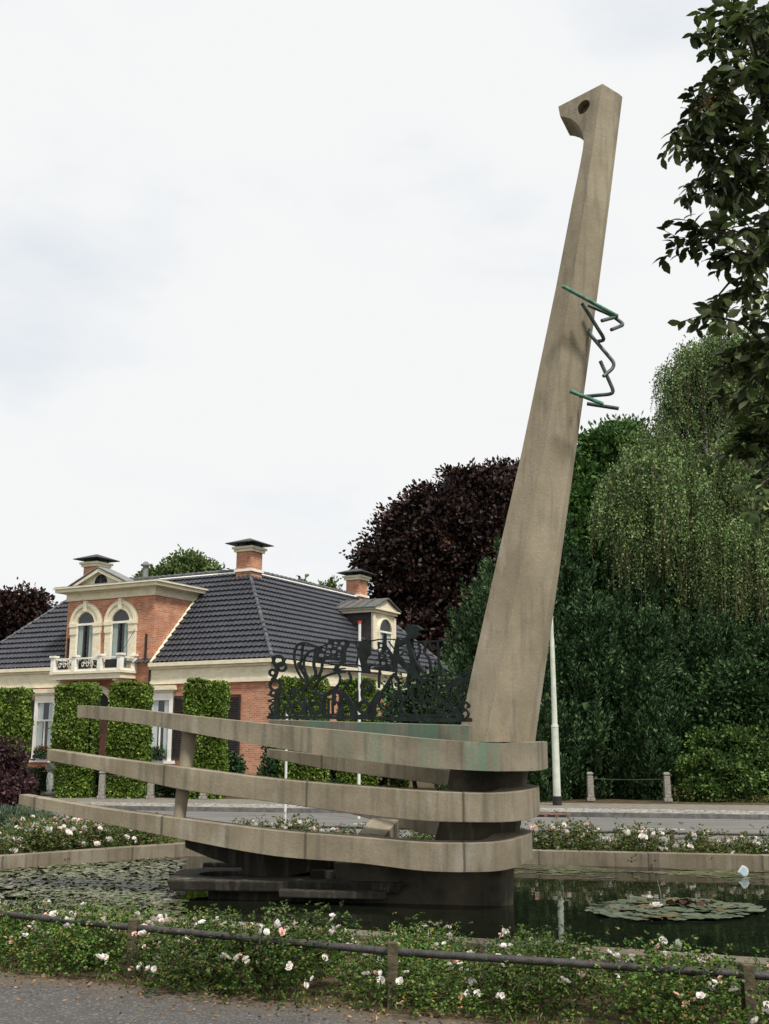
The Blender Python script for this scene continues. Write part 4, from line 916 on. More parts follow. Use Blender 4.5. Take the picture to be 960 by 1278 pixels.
def tree(name, label, cat, blobs, n, lm, L, W, base, bark='bark', cs=22, r0=.3, dirf=None, seed=1, group=None, clump=None, shell=.75, limbs=5, sparse=0):
    t_ = thing(name, label, cat, base, group=group)
    V = blob_leaves(blobs, n, cs, L, W, dirf, seed, shell, clump, sparse) - np.array(base)
    quads('crown', V, 4, lm, t_)
    tz = max(b[2] + b[5] * .4 for b in blobs); bx = np.mean([b[0] for b in blobs]); by = np.mean([b[1] for b in blobs])
    trunk_mb((0, 0, -.1), (bx - base[0], by - base[1], tz - base[2]), r0, r0 * .15, limbs, max(b[3] for b in blobs) * .5).build('trunk', M[bark], t_, smooth=True)
    return t_
def bl(px, py, Y, rpx, rpy, ry=None):
    """crown lobe centred on the direction of a pixel at distance Y; radii given in photo pixels there"""
    c = P(px, py, Y); k = Y / 1345
    return (c.x, Y, c.z, rpx * k, ry if ry else rpx * k * .9, rpy * k)
# yews: irregular upright cones
def plumes(blobs, n, seed, L=.13, W=.034):
    """upright feathery sprays standing on the crown's shell"""
    rg = np.random.default_rng(seed); out_ = []; vol = np.array([b[3] * b[5] for b in blobs]); share = vol / vol.sum(); cs = 95
    for b, sh in zip(blobs, share):
        nc = max(5, int(n * sh / cs)); d = sph(nc, rg); d[:, 1] = np.where(rg.random(nc) < .65, -np.abs(d[:, 1]), d[:, 1])
        cen = np.array(b[:3]) + d * np.array(b[3:]) * (.74 + .24 * rg.random((nc, 1)))
        H_ = (.45 + .5 * rg.random(nc)); ax_ = unit(d * np.array([.45, .45, .1]) + np.array([0, 0, 1.0]) + rg.normal(size=(nc, 3)) * .12)
        rep = np.repeat(np.arange(nc), cs); u = rg.random(len(rep)); rad = .17 * (1 - u) ** .6 + .02
        o2 = rg.normal(size=(len(rep), 3)); o2 -= ax_[rep] * (o2 * ax_[rep]).sum(1, keepdims=True); o2 = unit(o2)
        pos = cen[rep] + ax_[rep] * (u * H_[rep] - .15)[:, None] + o2 * (rad * (.5 + .5 * rg.random(len(rep))))[:, None]
        sz = .7 + .6 * rg.random(len(rep)); out_.append(leafv(pos, o2 * .8 + ax_[rep] * 1.0, L * sz, W * sz, rg))
        ni = nc * 9; di = sph(ni, rg); ps = np.array(b[:3]) + di * np.array(b[3:]) * (.15 + .4 * rg.random((ni, 1))); out_.append(leafv(ps, sph(ni, rg) + [0, 0, .4], .3, .22, rg))
    return np.concatenate(out_)
def yew(label, px, ytop, Y, rpx, seed, lm='yew', n=60000):
    zt = P(px, ytop, Y).z; x0 = P(px, 925, Y).x; k = Y / 1385; r = rpx * k; bl_ = []
    rg = random.Random(seed)
    for i in range(7):
        u = i / 6; rr_ = r * (1 - u) ** .62 * .6 + .3
        bl_.append((x0 + rg.uniform(-.25, .25) * r * (1 - u), Y + rg.uniform(-.2, .2) * r, .55 + (zt - 1.1) * u, rr_, rr_, (zt / 6) * .9))
    for i in range(24):
        u = rg.random() ** 1.1 * .82; a_ = rg.uniform(math.pi * .95, math.pi * 2.05); rr_ = r * (1 - u) ** .62
        bl_.append((x0 + math.cos(a_) * rr_ * .74, Y + math.sin(a_) * rr_ * .8, .7 + zt * u * .9, rr_ * .2 + .22, rr_ * .2 + .25, .55 + rr_ * .3 + rg.random() * .3))
    t_ = thing('yew_tree', label, 'yew tree', (x0, Y, 0), group='dark yew trees beyond the street')
    quads('crown', plumes(bl_, n, seed) - np.array([x0, Y, 0]), 4, L_[lm], t_); trunk_mb((0, 0, -.1), (0, 0, zt * .8), .2, .03).build('trunk', M['bark'], t_, smooth=True)
    return t_
yew('dark green yew left of the mast, between it and the villa', 628, 700, 31.5, 98, 11, 'yew2', 80000)
yew('tall dark yew right behind the mast and the street pole', 705, 655, 34.5, 85, 12)
yew('dark yew behind the left granite post, with the peaked top', 738, 728, 31.6, 75, 13)
yew('tallest dark yew under the hanging birch curtain', 800, 668, 35.5, 90, 14)
yew('dark yew between the two granite posts', 805, 770, 31.9, 75, 15)
yew('dark yew at the right, behind the ivy bank', 885, 770, 33.5, 80, 16)
yew('dark yew at the right edge of the view', 965, 760, 34.0, 70, 17)
yew('low dark yew close to the foot of the street pole', 668, 800, 31.2, 60, 18)
tree('conical_evergreen', 'dark cone shaped evergreen at the corner of the villa', 'evergreen', [bl(343, 975, 31.3, 20, 40), bl(343, 935, 31.3, 13, 34), bl(344, 905, 31.3, 7, 22)], 4500, L_['yew'], .11, .06, (P(343, 925, 31.3).x, 31.3, 0), cs=20, r0=.08, seed=21, clump=.15, dirf=(0, 0, .5), limbs=0)
# ivy and shrub bank on the right
tree('ivy_bank_shrub', 'light green shrub spilling beside the right granite post', 'shrub', [bl(905, 965, 30.2, 55, 38), bl(950, 955, 30.6, 50, 55), bl(880, 990, 29.9, 36, 20), bl(880, 930, 30.3, 22, 20), bl(915, 925, 30.2, 25, 18), bl(860, 960, 30.1, 18, 16)], 26000, L_['shrub'], .10, .065, (P(905, 925, 30.2).x, 30.2, 0), cs=20, r0=.06, seed=31, clump=.2, shell=.7, group='shrubs beside the pavement')
tree('elder_shrub', 'tall leafy shrub behind the light green bank at the right', 'shrub', [bl(925, 880, 31.4, 60, 55), bl(965, 850, 31.8, 45, 60), bl(890, 900, 31.2, 40, 40)], 26000, L_['shade2'], .14, .07, (P(925, 925, 31.4).x, 31.4, 0), cs=20, r0=.08, seed=32, shell=.65, clump=.3, group='shrubs beside the pavement')
tree('bramble', 'brownish bramble low against the right granite post', 'shrub', [bl(858, 992, 29.95, 22, 14), bl(900, 1000, 29.9, 40, 9), bl(950, 1000, 29.8, 40, 9), bl(860, 975, 30.2, 14, 18)], 6500, L_['bramble'], .09, .06, (P(865, 925, 29.95).x, 29.95, 0), cs=18, r0=.04, seed=33, clump=.15, group='shrubs beside the pavement')
# chestnut and birch
tree('chestnut_tree', 'fresh green broadleaf tree showing between mast and birch', 'tree', [bl(765, 590, 40, 50, 60), bl(728, 640, 39.5, 45, 60), bl(790, 565, 41, 28, 40), bl(745, 700, 39, 60, 70), bl(820, 620, 41, 50, 70), bl(752, 565, 40.5, 26, 26), bl(718, 600, 40, 22, 30), bl(775, 545, 40.5, 18, 18)], 42000, L_['chestnut'], .24, .11, (P(750, 925, 40).x, 40, 0), cs=14, r0=.35, seed=41, clump=.55)
tree('dark_broadleaf_tree', 'dark green tree filling the gap behind the weeping birch', 'tree', [bl(880, 640, 46, 90, 90), bl(960, 620, 46, 80, 110), bl(850, 720, 45, 70, 80), bl(940, 740, 45, 90, 90), bl(1010, 680, 45, 60, 120), bl(900, 560, 46, 50, 55), bl(830, 790, 45, 70, 70), bl(900, 820, 45, 80, 70)], 46000, L_['shade'], .28, .17, (P(930, 925, 46).x, 46, 0), cs=16, r0=.4, seed=42, clump=.5)
def birch():
    rg = np.random.default_rng(5); base = Vector((P(905, 925, 36).x, 36, 0)); t_ = thing('weeping_birch', 'weeping birch with long hanging twigs, right of the mast', 'birch', base)
    domes = [  # px, py top, half width px, Y, drop range m, strands
        (815, 575, 62, 35.0, (1.2, 2.9), 190), (785, 600, 34, 34.5, (1.0, 2.6), 90), (855, 560, 60, 36, (1.5, 3.2), 170), (880, 500, 55, 37, (1, 2.6), 120), (915, 590, 60, 35, (1.5, 3.4), 170),
        (905, 425, 54, 36.6, (.9, 2.4), 330), (885, 450, 40, 36.2, (.9, 2), 160), (845, 462, 26, 36.5, (.7, 1.7), 110), (872, 440, 32, 37, (.7, 2.0), 130), (930, 440, 50, 37.4, (1, 2.6), 190), (880, 480, 50, 37, (1, 2.6), 150), (820, 540, 34, 36, (.8, 2), 90), (780, 580, 26, 34.8, (.8, 1.8), 60), (945, 500, 50, 36.5, (1.2, 3), 120), (925, 655, 60, 34.2, (2.3, 4.1), 170), (880, 640, 26, 34.3, (2, 4.2), 60), (820, 660, 50, 34.4, (.8, 2.2), 90), (960, 660, 45, 34.6, (2.2, 4.2), 130), (900, 700, 50, 35.2, (.8, 2.4), 60), (770, 640, 26, 34.3, (.6, 1.5), 50), (840, 610, 60, 34.4, (1.2, 2.8), 150), (890, 560, 60, 35.5, (1, 2.6), 150), (940, 560, 50, 35.2, (1, 3), 110), (850, 500, 40, 36.6, (.8, 2.2), 80), (900, 470, 60, 37.2, (.8, 2.4), 110)]
    LV = []; tw = MB(); limb = MB()
    top = P(905, 440, 36.5)
    limb.tube([(0, 0, -.1), (.2, .1, 4), (-.1, .2, 8), Vector(top) - base], [.24, .17, .08, .015], 10)
    for (px, py, hw, Y, dr_, ns) in domes:
        k = Y / 1345; c = P(px, py, Y); r = hw * k
        st_ = Vector((base.x, base.y, max(2.5, c.z - 1.5 - r * .6)))
        limb.tube([st_ - base, (st_.lerp(c, .5) + Vector((0, 0, .5))) - base, c - base + Vector((0, 0, -.1))], [.06, .035, .012], 6)
        # bundle strands: twigs hang in tresses
        nb = max(8, int(ns // 4.2))
        for b_ in range(nb):
            a_ = rg.uniform(0, 2 * math.pi); q_ = rg.random() ** .5 * rg.uniform(.85, 1.2); bx, by = math.cos(a_) * q_ * r, math.sin(a_) * q_ * r * .8; bz = c.z - .5 * r * q_ * q_ + rg.normal() * .3; LB = rg.uniform(*dr_) * (1.25 if rg.random() < .2 else 1)
            for s_ in range(7):
                x = c.x + bx + rg.normal() * .16; y = c.y + by + rg.normal() * .16; z = bz + rg.normal() * .12; Ls = LB * rg.uniform(.55, 1.1); nl = int(Ls / .055)
                u = np.linspace(0, 1, nl); ox = rg.normal() * .12; dx0 = (bx / (r + .01)) * .35
                X = x + dx0 * (1 - (1 - u) ** 2) + ox * u * u; Yy = y + rg.normal() * .1 * u; Z = z + .12 * np.sin(u * 2.2) * (1 - u) - Ls * u ** 1.15
                pos = np.stack([X, Yy, Z], 1) + rg.normal(size=(nl, 3)) * np.array([.06, .06, .03])
                sz = (.8 + .5 * rg.random(nl)) * (1 - .35 * u)
                LV.append(leafv(pos, np.stack([rg.normal(size=nl) * .6, rg.normal(size=nl) * .6, -np.ones(nl)], 1), .095 * sz, .062 * sz, rg))
                if s_ % 3 == 0:
                    ii_ = [0, nl // 3, 2 * nl // 3, nl - 1]; tw.tube([Vector((X[i], Yy[i], Z[i])) - base for i in ii_], .008, 3, False)
    quads('crown', np.concatenate(LV) - np.array(base), 4, L_['birch'], t_)
    tw.build('hanging_twigs', M['twig'], t_, recalc=False); limb.build('trunk', M['birchbark'], t_, smooth=True)
birch()
# copper beeches
tree('copper_beech', 'big dark purple copper beech behind the villa and the mast', 'tree', [bl(600, 705, 74, 145, 112, 7), bl(520, 722, 72, 70, 72), bl(560, 668, 72, 75, 58), bl(625, 642, 74, 72, 60), bl(474, 697, 72, 34, 22), bl(500, 660, 72, 34, 26), bl(535, 630, 72, 36, 24), bl(585, 605, 73, 40, 24), bl(640, 595, 74, 40, 20), bl(690, 700, 75, 90, 100), bl(600, 800, 72, 130, 90), bl(510, 790, 72, 60, 60)], 115000, L_['beech'], .34, .20, (P(600, 925, 74).x, 74, 0), cs=22, r0=.6, seed=51, clump=.85, shell=.62, group='copper beeches')
tree('copper_beech', 'small dark purple copper beech left of the villa roof', 'tree', [bl(22, 775, 78, 42, 42), bl(38, 765, 77, 24, 26), bl(5, 790, 78, 48, 45), bl(-20, 780, 78, 40, 45)], 20000, L_['beech'], .34, .2, (P(15, 925, 78).x, 78, 0), cs=16, r0=.5, seed=52, clump=.8, shell=.6, group='copper beeches')
# trees behind the roof
tree('broadleaf_tree', 'light green tree behind the roof between two chimneys', 'tree', [bl(235, 722, 92, 36, 32), bl(196, 730, 92, 26, 22), bl(262, 735, 92, 22, 28), bl(225, 760, 92, 60, 35)], 24000, L_['far'], .36, .2, (P(225, 925, 92).x, 92, 0), cs=14, r0=.5, seed=61, clump=.8, shell=.65, group='trees behind the villa')
tree('broadleaf_tree', 'green treetop peeping over the ridge near the rear chimney', 'tree', [bl(375, 738, 95, 18, 13), bl(398, 741, 95, 14, 13), bl(360, 745, 95, 12, 12), bl(414, 740, 95, 6, 18), bl(385, 775, 95, 50, 35)], 14000, L_['far'], .36, .2, (P(385, 925, 95).x, 95, 0), cs=14, r0=.4, seed=62, clump=.7, shell=.65, group='trees behind the villa')
# hornbeam pillars
def pillar(label, px, wpx, ytop, Y, seed, name='clipped_hedge', lm='hedge', depth=.9, z0=0.0, grp='clipped hedge pillars before the villa', L=.085, W=.06, dens=1.0, cat='hedge'):
    k = Y / 1385; x0 = P(px, 925, Y).x; w_ = wpx * k; zt = P(px, ytop, Y).z; t_ = thing(name, label, cat, (x0, Y, 0.03), group=grp); rg = np.random.default_rng(seed)
    n = int((w_ * zt * 1300 + 600) * dens); V = []
    for (ax_, cnt) in (('f', n), ('l', n * depth / w_ * .6), ('r', n * depth / w_ * .6), ('b', n * .4), ('t', n * .5)):
        cnt = int(cnt); u = rg.random(cnt) - .5; v = rg.random(cnt); e_ = np.abs(rg.normal(size=cnt)) * .035 - .02
        tz = z0 + v * (zt - z0)
        if ax_ == 'f': p = np.stack([u * w_, -depth / 2 - e_, tz], 1); nr = (0, -1, 0)
        elif ax_ == 'b': p = np.stack([u * w_, depth / 2 + e_, tz], 1); nr = (0, 1, 0)
        elif ax_ == 'l': p = np.stack([-w_ / 2 - e_, u * depth, tz], 1); nr = (-1, 0, 0)
        elif ax_ == 'r': p = np.stack([w_ / 2 + e_, u * depth, tz], 1); nr = (1, 0, 0)
        else: p = np.stack([u * w_, (v - .5) * depth, zt + np.abs(e_) * 1.2], 1); nr = (0, 0, 1)
        # gentle bulges of the clipped face
        p += np.array(nr) * (np.sin(p[:, 2:3] * 3.1 + seed) * .035 + np.sin(p[:, 0:1] * 4 + seed * 2) * .03 + np.sin(p[:, 2:3] * 7.3 + p[:, 0:1] * 6 + seed) * .02)
        V.append(leafv(p, np.array(nr) * .3 + rg.normal(size=(cnt, 3)) * .8 + np.array([0, 0, -.15]), L * (.7 + .6 * rg.random(cnt)), W * (.7 + .6 * rg.random(cnt)), rg))
    quads('foliage', np.concatenate(V), 4, L_[lm], t_)
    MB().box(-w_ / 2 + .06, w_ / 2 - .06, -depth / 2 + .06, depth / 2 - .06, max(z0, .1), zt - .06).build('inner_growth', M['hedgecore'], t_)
    MB().tube([(0, 0, -.1), (0, 0, zt * .8)], [.09, .05], 8).build('trunk', M['bark'], t_)
    return t_
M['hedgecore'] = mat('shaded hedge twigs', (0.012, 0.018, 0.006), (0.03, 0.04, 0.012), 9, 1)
pillar('clipped green hedge pillar at the left edge, behind the purple shrub', 6, 49, 862, 31.9, 71)
pillar('clipped green hedge pillar left of the red door', 93.5, 45, 859, 31.6, 72)
pillar('clipped green hedge pillar right of the red door', 161.5, 45, 859, 31.3, 73)
pillar('clipped green hedge pillar between the two right front windows', 257.5, 46, 855, 31.0, 74)
pillar('clipped green hedge pillar seen through the left of the openwork', 378, 54, 849, 31.5, 75)
pillar('clipped green hedge pillar seen through the middle of the openwork', 446, 44, 851, 34.5, 76)
pillar('small clipped hedge pillar seen through the openwork below the dormer', 497, 24, 866, 39, 77)
pillar('low dark clipped hedge along the villa front, left part', 50, 66, 962, 32.6, 81, 'low_hedge', 'box', .6, 0, 'low box hedges', .07, .05, 1)
pillar('low dark clipped hedge before the red door', 128, 60, 962, 33.4, 82, 'low_hedge', 'box', .6, 0, 'low box hedges', .07, .05, 1)
pillar('low dark clipped hedge between the door and right windows', 212, 62, 966, 32.4, 83, 'low_hedge', 'box', .6, 0, 'low box hedges', .07, .05, 1)
pillar('low dark clipped hedge running to the villa corner', 345, 150, 974, 33.0, 84, 'low_hedge', 'box', .6, 0, 'low box hedges', .07, .05, .8)
tree('round_shrub', 'round dark green shrub under the rightmost front window', 'shrub', [bl(291, 958, 32.2, 13, 17)], 2200, L_['yew2'], .08, .06, (P(291, 925, 32.2).x, 32.2, 0), cs=16, r0=.05, seed=85, clump=.1, limbs=0)
hd = thing('tall_hedge', 'tall dark hedge along the side garden right of the villa', 'hedge', (0, 36, 0))
tree('laurel_shrub', 'dark broad shrub in the side garden behind the openwork', 'shrub', [bl(520, 900, 36, 60, 60), bl(560, 905, 35, 50, 70), bl(470, 950, 36.5, 50, 25), bl(400, 962, 36.5, 60, 20)], 12000, L_['yew'], .16, .1, (P(520, 925, 36).x, 36, 0), cs=18, r0=.08, seed=86, clump=.25, limbs=3)
bpy.data.objects.remove(hd)
# purple berberis and lavender patch on the left
tree('berberis_shrub', 'purple leaved shrub at the left edge of the view', 'shrub', [bl(0, 965, 24.5, 34, 42), bl(18, 990, 24.0, 26, 24), bl(-30, 960, 24.5, 36, 45), bl(25, 975, 24.5, 14, 20)], 8000, L_['berberis'], .085, .055, (P(0, 925, 24.5).x, 24.5, -.03), cs=16, r0=.05, seed=87, clump=.2, shell=.7)
lv = thing('lavender_patch', 'low grey green mounded shrub in front of the purple one', 'shrub', (P(25, 1022, 19.5).x, 19.2, 0))
V = blob_leaves([bl(20, 1030, 19.4, 45, 20), bl(58, 1034, 19.2, 34, 16), bl(-25, 1030, 19.4, 40, 22)], 9000, 18, .09, .022, (0, 0, .9), 88, .7, .14) - np.array(lv.location); quads('foliage', V, 4, L_['lavender'], lv)

# ------------------------------------------------------------------ street furniture
def post(label, px, Y, h=.75, name='granite_post', w=.085):
    x0 = P(px, 925, Y).x; t_ = thing(name, label, 'post', (x0, Y, .05), group='granite posts along the pavement')
    MB().loft([[(sx * w * 1.25, sy * w * 1.25, z) for sx, sy in ((-1, -1), (1, -1), (1, 1), (-1, 1))] for z in (0, .09)] ).build('base', M['granite'], t_, bevel=.01)
    MB().loft([[(sx * a_, sy * a_, z) for sx, sy in ((-1, -1), (1, -1), (1, 1), (-1, 1))] for z, a_ in ((.093, w), (h - .1, w * .9))]).build('shaft', M['granite'], t_, bevel=.012)
    MB().loft([[(sx * a_, sy * a_, z) for sx, sy in ((-1, -1), (1, -1), (1, 1), (-1, 1))] for z, a_ in ((h - .098, w * .72), (h - .06, w * .72), (h - .058, w * 1.0), (h - .02, w * .9), (h, w * .5))]).build('cap', M['granite'], t_)
    return x0
YB = lambda px: 29.45 - .0
pa1 = post('granite post with cap, left one of the two before the yews', 734.5, 29.6); pb1 = post('granite post with cap beside the ivy bank', 829.5, 29.3)
post('granite post between the two hedge pillars by the red door', 130.5, 30.7); post('granite post right of the right door pillar', 191, 30.6); post('granite post below the hedge pillar right of the strut', 256, 30.4, .62)
tag(MB().tube([(pa1, 29.6, .62), ((pa1 + pb1) / 2, 29.45, .60), (pb1, 29.3, .62)], .008, 6).build('boundary_rail', M['railmetal']), 'thin metal rail between the two granite posts by the yews', 'rail')
tag(MB().tube([(P(130.5, 925, 30.7).x, 30.7, .66), (P(191, 925, 30.6).x, 30.6, .66)], .008, 6).build('boundary_rail', M['railmetal']), 'thin metal rail between the granite posts before the red door', 'rail')
def carved(label, px, Y, yt, yb):
    x0 = P(px, 925, Y).x; zt = P(px, yt, Y).z; zb = 0.05; t_ = thing('carved_post', label, 'post', (x0, Y, zb), group='carved posts on the left'); h = zt - zb
    MB().box(-.11, .11, -.11, .11, 0, h * .3).box(-.13, .13, -.13, .13, h * .3, h * .36).build('base', M['carved'], t_, bevel=.01)
    MB().tube([(0, 0, h * .361), (0, 0, h * .42), (0, 0, h * .6), (0, 0, h * .78), (0, 0, h * .86)], [.05, .07, .085, .065, .05], 8).build('baluster', M['carved2'], t_)
    MB().box(-.1, .1, -.1, .1, h * .86, h * .95).box(-.07, .07, -.07, .07, h * .951, h).build('cap', M['carved'], t_, bevel=.01)
M['carved'] = mat('dark weathered post', (0.03, 0.03, 0.028), (0.12, 0.115, 0.10), 12, .8, .3, 40); M['carved2'] = mat('pale weathered baluster', (0.07, 0.08, 0.07), (0.36, 0.38, 0.34), 10, .8, stretch=(6, 6, 1))
carved('dark carved post with pale baluster left of the lowest beam tip', 65.5, 26.5, 953, 995); carved('dark carved post with pale baluster inside the purple shrub', 17, 27.3, 956, 990)
# lamp column behind the mast
x0 = P(696, 1002, 27.6).x; t_ = thing('street_lamp_column', 'pale steel street pole on the pavement right of the mast', 'street pole', (x0, 27.65, .05))
MB().cyl(0, 0, 0, .22, .115, .115, 14).build('base', M['dark'], t_, smooth=True)
MB().cyl(0, 0, .2, 1.95, .095, .088, 14).build('lower_tube', M['polewhite'], t_, smooth=True)
MB().cyl(0, 0, 1.951, 4.1, .070, .055, 14).cyl(0, 0, 1.90, 1.965, .098, .075, 14).build('middle_tube', M['polewhite'], t_, smooth=True)
MB().tube([(0, 0, 4.1), (0, 0, 7.2), (.02, -.05, 7.5), (.03, -.35, 7.6)], [.047, .035, .033, .03], 12).build('upper_tube', M['polewhite'], t_, smooth=True)
MB().loft([[(.03 + a_, -.35 - s_ * .5, 7.6 + b_) for a_, b_ in ((-.1, -.02), (.1, -.02), (.07, .06), (-.07, .06))] for s_ in (0, 1)]).build('lamp_head', M['polewhite'], t_, bevel=.015)
# white pole with a red cap, second thin white pole
Yp = 24.4
x0 = P(448, 1002, Yp).x; t_ = thing('marker_pole', 'tall white pole with a red cap seen through the openwork', 'pole', (x0, Yp, -.05)); zt = P(443, 775, Yp).z
MB().cyl(0, 0, 0, zt + .0, .034, .031, 12).build('shaft', M['white_gloss'], t_, smooth=True); MB().cyl(0, 0, zt + .002, zt + .05, .044, .044, 12).build('cap', M['red'], t_, smooth=True)
Yq = 19.0
x0 = P(356, 1015, Yq).x; zt = P(357, 885, Yq).z; t_ = thing('marker_pole', 'thin pale pole behind the left of the openwork, partly hidden by beams', 'pole', (x0, Yq, -.05))
MB().cyl(0, 0, 0, zt, .024, .022, 12).build('shaft', M['white_gloss'], t_, smooth=True); MB().cyl(0, 0, zt + .002, zt + .03, .028, .024, 12).build('cap', M['zinc'], t_, smooth=True)
# gully grate
gp = G(692, 1018, .0); t_ = thing('gully_grate', 'rusty drain grate in the kerb by the street pole', 'drain', (gp.x, (25.26 - gp.x * NX) / NY, -.05), math.atan2(DY, DX))
MB().box(-.42, .42, -.18, .12, 0, .07).build('frame', M['rust'], t_, bevel=.01)
for k in range(3): MB().box(-.30 + k * .24, -.14 + k * .24, -.19, -.183, .012, .05).build('inlet_slot', M['dark'], t_)

# low pipe rails
def rail(label, pts, z, r, posts, group, pw=.031, zp=None):
    t_ = thing('pipe_rail', label, 'railing', (posts[0][0], posts[0][1], 0), group=group); o_ = Vector((posts[0][0], posts[0][1], 0))
    MB().tube([Vector((x, y, z)) - o_ for x, y in pts], r, 12).build('rail_tube', M['railmetal'], t_, smooth=True)
    for (x, y) in posts:
        MB().box(x - pw - o_.x, x + pw - o_.x, y - .035 - o_.y - .012, y + .03 - o_.y, -.1, z + r + .035).build('post', M['railpost'], t_, bevel=.006)
rp = [(-5.55, 10.15), (-3.65, 9.05), (-1.76, 8.03), (0.05, 7.14), (2.03, 6.47), (4.1, 5.6)]
rail('low grey pipe rail on square posts through the near roses', rp, .32, .0235, rp, 'low pipe rails round the pond')
fp_ = [((s_ * DX + 16.62 * NX), (s_ * DY + 16.62 * NY)) for s_ in (-6.6, -4.62, -2.64, -.92 - 1.1 + .0, 1.3 - 1.8, 1.9, 4.2, 6.5, 9)]
fp_ = [RF(s_, 16.62) for s_ in (-9.2, -6.9, -4.68, -2.2, .1, -0.98 + 0, )][:0]
for px in (250, 396, 545, 691, 838, 985, 1130):
    # where that sight line crosses the rail line
    x, y, v = ray(px, 1035); t2 = 16.62 / (x * NX + y * NY); fp_.append((x * t2, y * t2))
rail('low dark pipe rail behind the roses on the far side of the pond', fp_, .31, .019, fp_, 'low pipe rails round the pond', .026)
lp = [(-4.2, 18.2), (-6.3, 17.2), (-8.6, 15.6)]

# ------------------------------------------------------------------ roses
def blossom_mesh(seed, r=.03, pink=False):
    rg = np.random.default_rng(seed); V = []
    for ring, (n, tilt, rr) in enumerate(((5, .25, 1.0), (5, .6, .85), (4, 1.0, .6), (3, 1.3, .4))):
        for k in range(n):
            a_ = 2 * math.pi * (k + .5 * ring) / n + rg.normal() * .15; d = np.array([math.cos(a_) * math.cos(tilt), math.sin(a_) * math.cos(tilt), math.sin(tilt)]); s_ = np.array([-math.sin(a_), math.cos(a_), 0]); u = np.cross(s_, d) * -1
            R_ = r * rr * (1 + rg.normal() * .1)
            p = [d * 0, d * R_ * .5 + s_ * R_ * .5 - u * R_ * .1, d * R_ * 1.05 + s_ * R_ * .35 + u * R_ * .1, d * R_ * 1.1 - s_ * R_ * .35 + u * R_ * .1, d * R_ * .5 - s_ * R_ * .5 - u * R_ * .1]
            V += p
    V = np.array(V)
    me_o = quads('blossom', V, 5, L_['petal_pink' if pink else 'petal_white']); me_ = me_o.data; bpy.data.objects.remove(me_o); return me_
BL = [blossom_mesh(1), blossom_mesh(2, .026), blossom_mesh(3, .022, True), blossom_mesh(4, .03), blossom_mesh(5, .015, True)]
def rose_bush(seed, r, h, nl, nb, L=.034, lm='rose', far=False, bs=1.0):
    rg = np.random.default_rng(seed); t_ = thing('rose_bush', 'x', 'rose bush'); V = []; st_ = MB(); tips = []
    ns = 15 if not far else 9
    for s_ in range(ns):
        a_ = 2 * math.pi * s_ / ns + rg.normal() * .3; lean = rg.random() ** .6 * r; tipz = h * (1.12 - .55 * (lean / r) ** 2) * (.8 + .4 * rg.random())
        p0 = Vector((rg.normal() * .05, rg.normal() * .05, 0)); p2 = Vector((math.cos(a_) * lean, math.sin(a_) * lean, tipz)); p1 = p0.lerp(p2, .5) + Vector((0, 0, tipz * .22))
        st_.tube([p0, p1, p2], [.005, .004, .0022] if not far else [.007, .005, .004], 4, False); tips.append(p2)
        for k in range(3 if not far else 1):
            b0 = p1.lerp(p2, .2 + .25 * k); b1 = b0 + Vector((rg.normal() * .13, rg.normal() * .13, .05 + rg.random() * .12)); st_.tube([b0, b1], [.003, .0018], 3, False); tips.append(b1)
    # compound leaves: sprays of five or seven leaflets around the stems
    nsp = nl // 6
    tp = np.array([tuple(q_) for q_ in tips]); extra = 26; th = rg.random(extra) * 6.283; rr_ = r * rg.random(extra) ** .5
    tp2 = np.concatenate([tp, np.stack([np.cos(th) * rr_, np.sin(th) * rr_, h * rg.random(extra) * (.9 - .5 * (rr_ / r) ** 2)], 1)])
    pick = rg.integers(len(tp2), size=nsp); sprd = np.where(pick < len(tp), .05, .085)[:, None] * (1.35 if far else 1)
    cen = tp2[pick] + rg.normal(size=(nsp, 3)) * sprd; cen[:, 2] = np.where(pick < len(tp), cen[:, 2] - np.abs(rg.normal(size=nsp)) * .07, cen[:, 2]); cen[:, 2] = np.abs(cen[:, 2]) + .01; th = np.arctan2(cen[:, 1], cen[:, 0])
    dr_ = np.stack([np.cos(th), np.sin(th), rg.normal(size=nsp) * .5 + .25], 1) + rg.normal(size=(nsp, 3)) * .5; dr_ = unit(dr_); sd_ = unit(np.cross(dr_, [0, 0, 1.0] + rg.normal(size=(nsp, 3)) * .2))
    for (u, s_) in ((1, 0), (.55, 1), (.55, -1), (.1, 1), (.1, -1), (-.35, 1 if nsp % 2 else -1)):
        pos = cen + dr_ * L * 1.1 * u + sd_ * L * .62 * s_; d = dr_ * (.5 if s_ else 1) + sd_ * s_ * .9 + rg.normal(size=(nsp, 3)) * .15
        V.append(leafv(pos, d, L * (.75 + .5 * rg.random(nsp)), L * .62, rg))
    quads('foliage', np.concatenate(V), 4, L_[lm], t_); st_.build('stems', M['rosestem'], t_, recalc=False)
    # blossoms come in trusses at the stem tips
    k = 0
    while k < nb:
        p = tips[rg.integers(len(tips))] if rg.random() > .38 else Vector(((lambda a_, z_: (math.cos(a_) * r * (.98 - .3 * z_), math.sin(a_) * r * (.98 - .3 * z_), h * (.25 + .7 * z_)))(rg.random() * 6.283, rg.random()))); cnt = int(rg.integers(1, 4))
        for c_ in range(cnt):
            if k >= nb: break
            q_ = p + Vector((rg.normal() * .03, rg.normal() * .03, abs(rg.normal()) * .02 + .01)) if c_ else p + Vector((0, 0, .01))
            q_.z += .035 if far else .022; q_ += Vector((q_.x, q_.y - .3, 0)).normalized() * .02
            o = bpy.data.objects.new('blossom', BL[int(rg.integers(5))]); C.objects.link(o); o.parent = t_; o.location = q_; s2 = bs * (.7 + .6 * rg.random()); o.scale = (s2,) * 3; o.rotation_euler = (rg.normal() * .7 + .4, rg.normal() * .6, rg.random() * 6); k += 1
    return t_
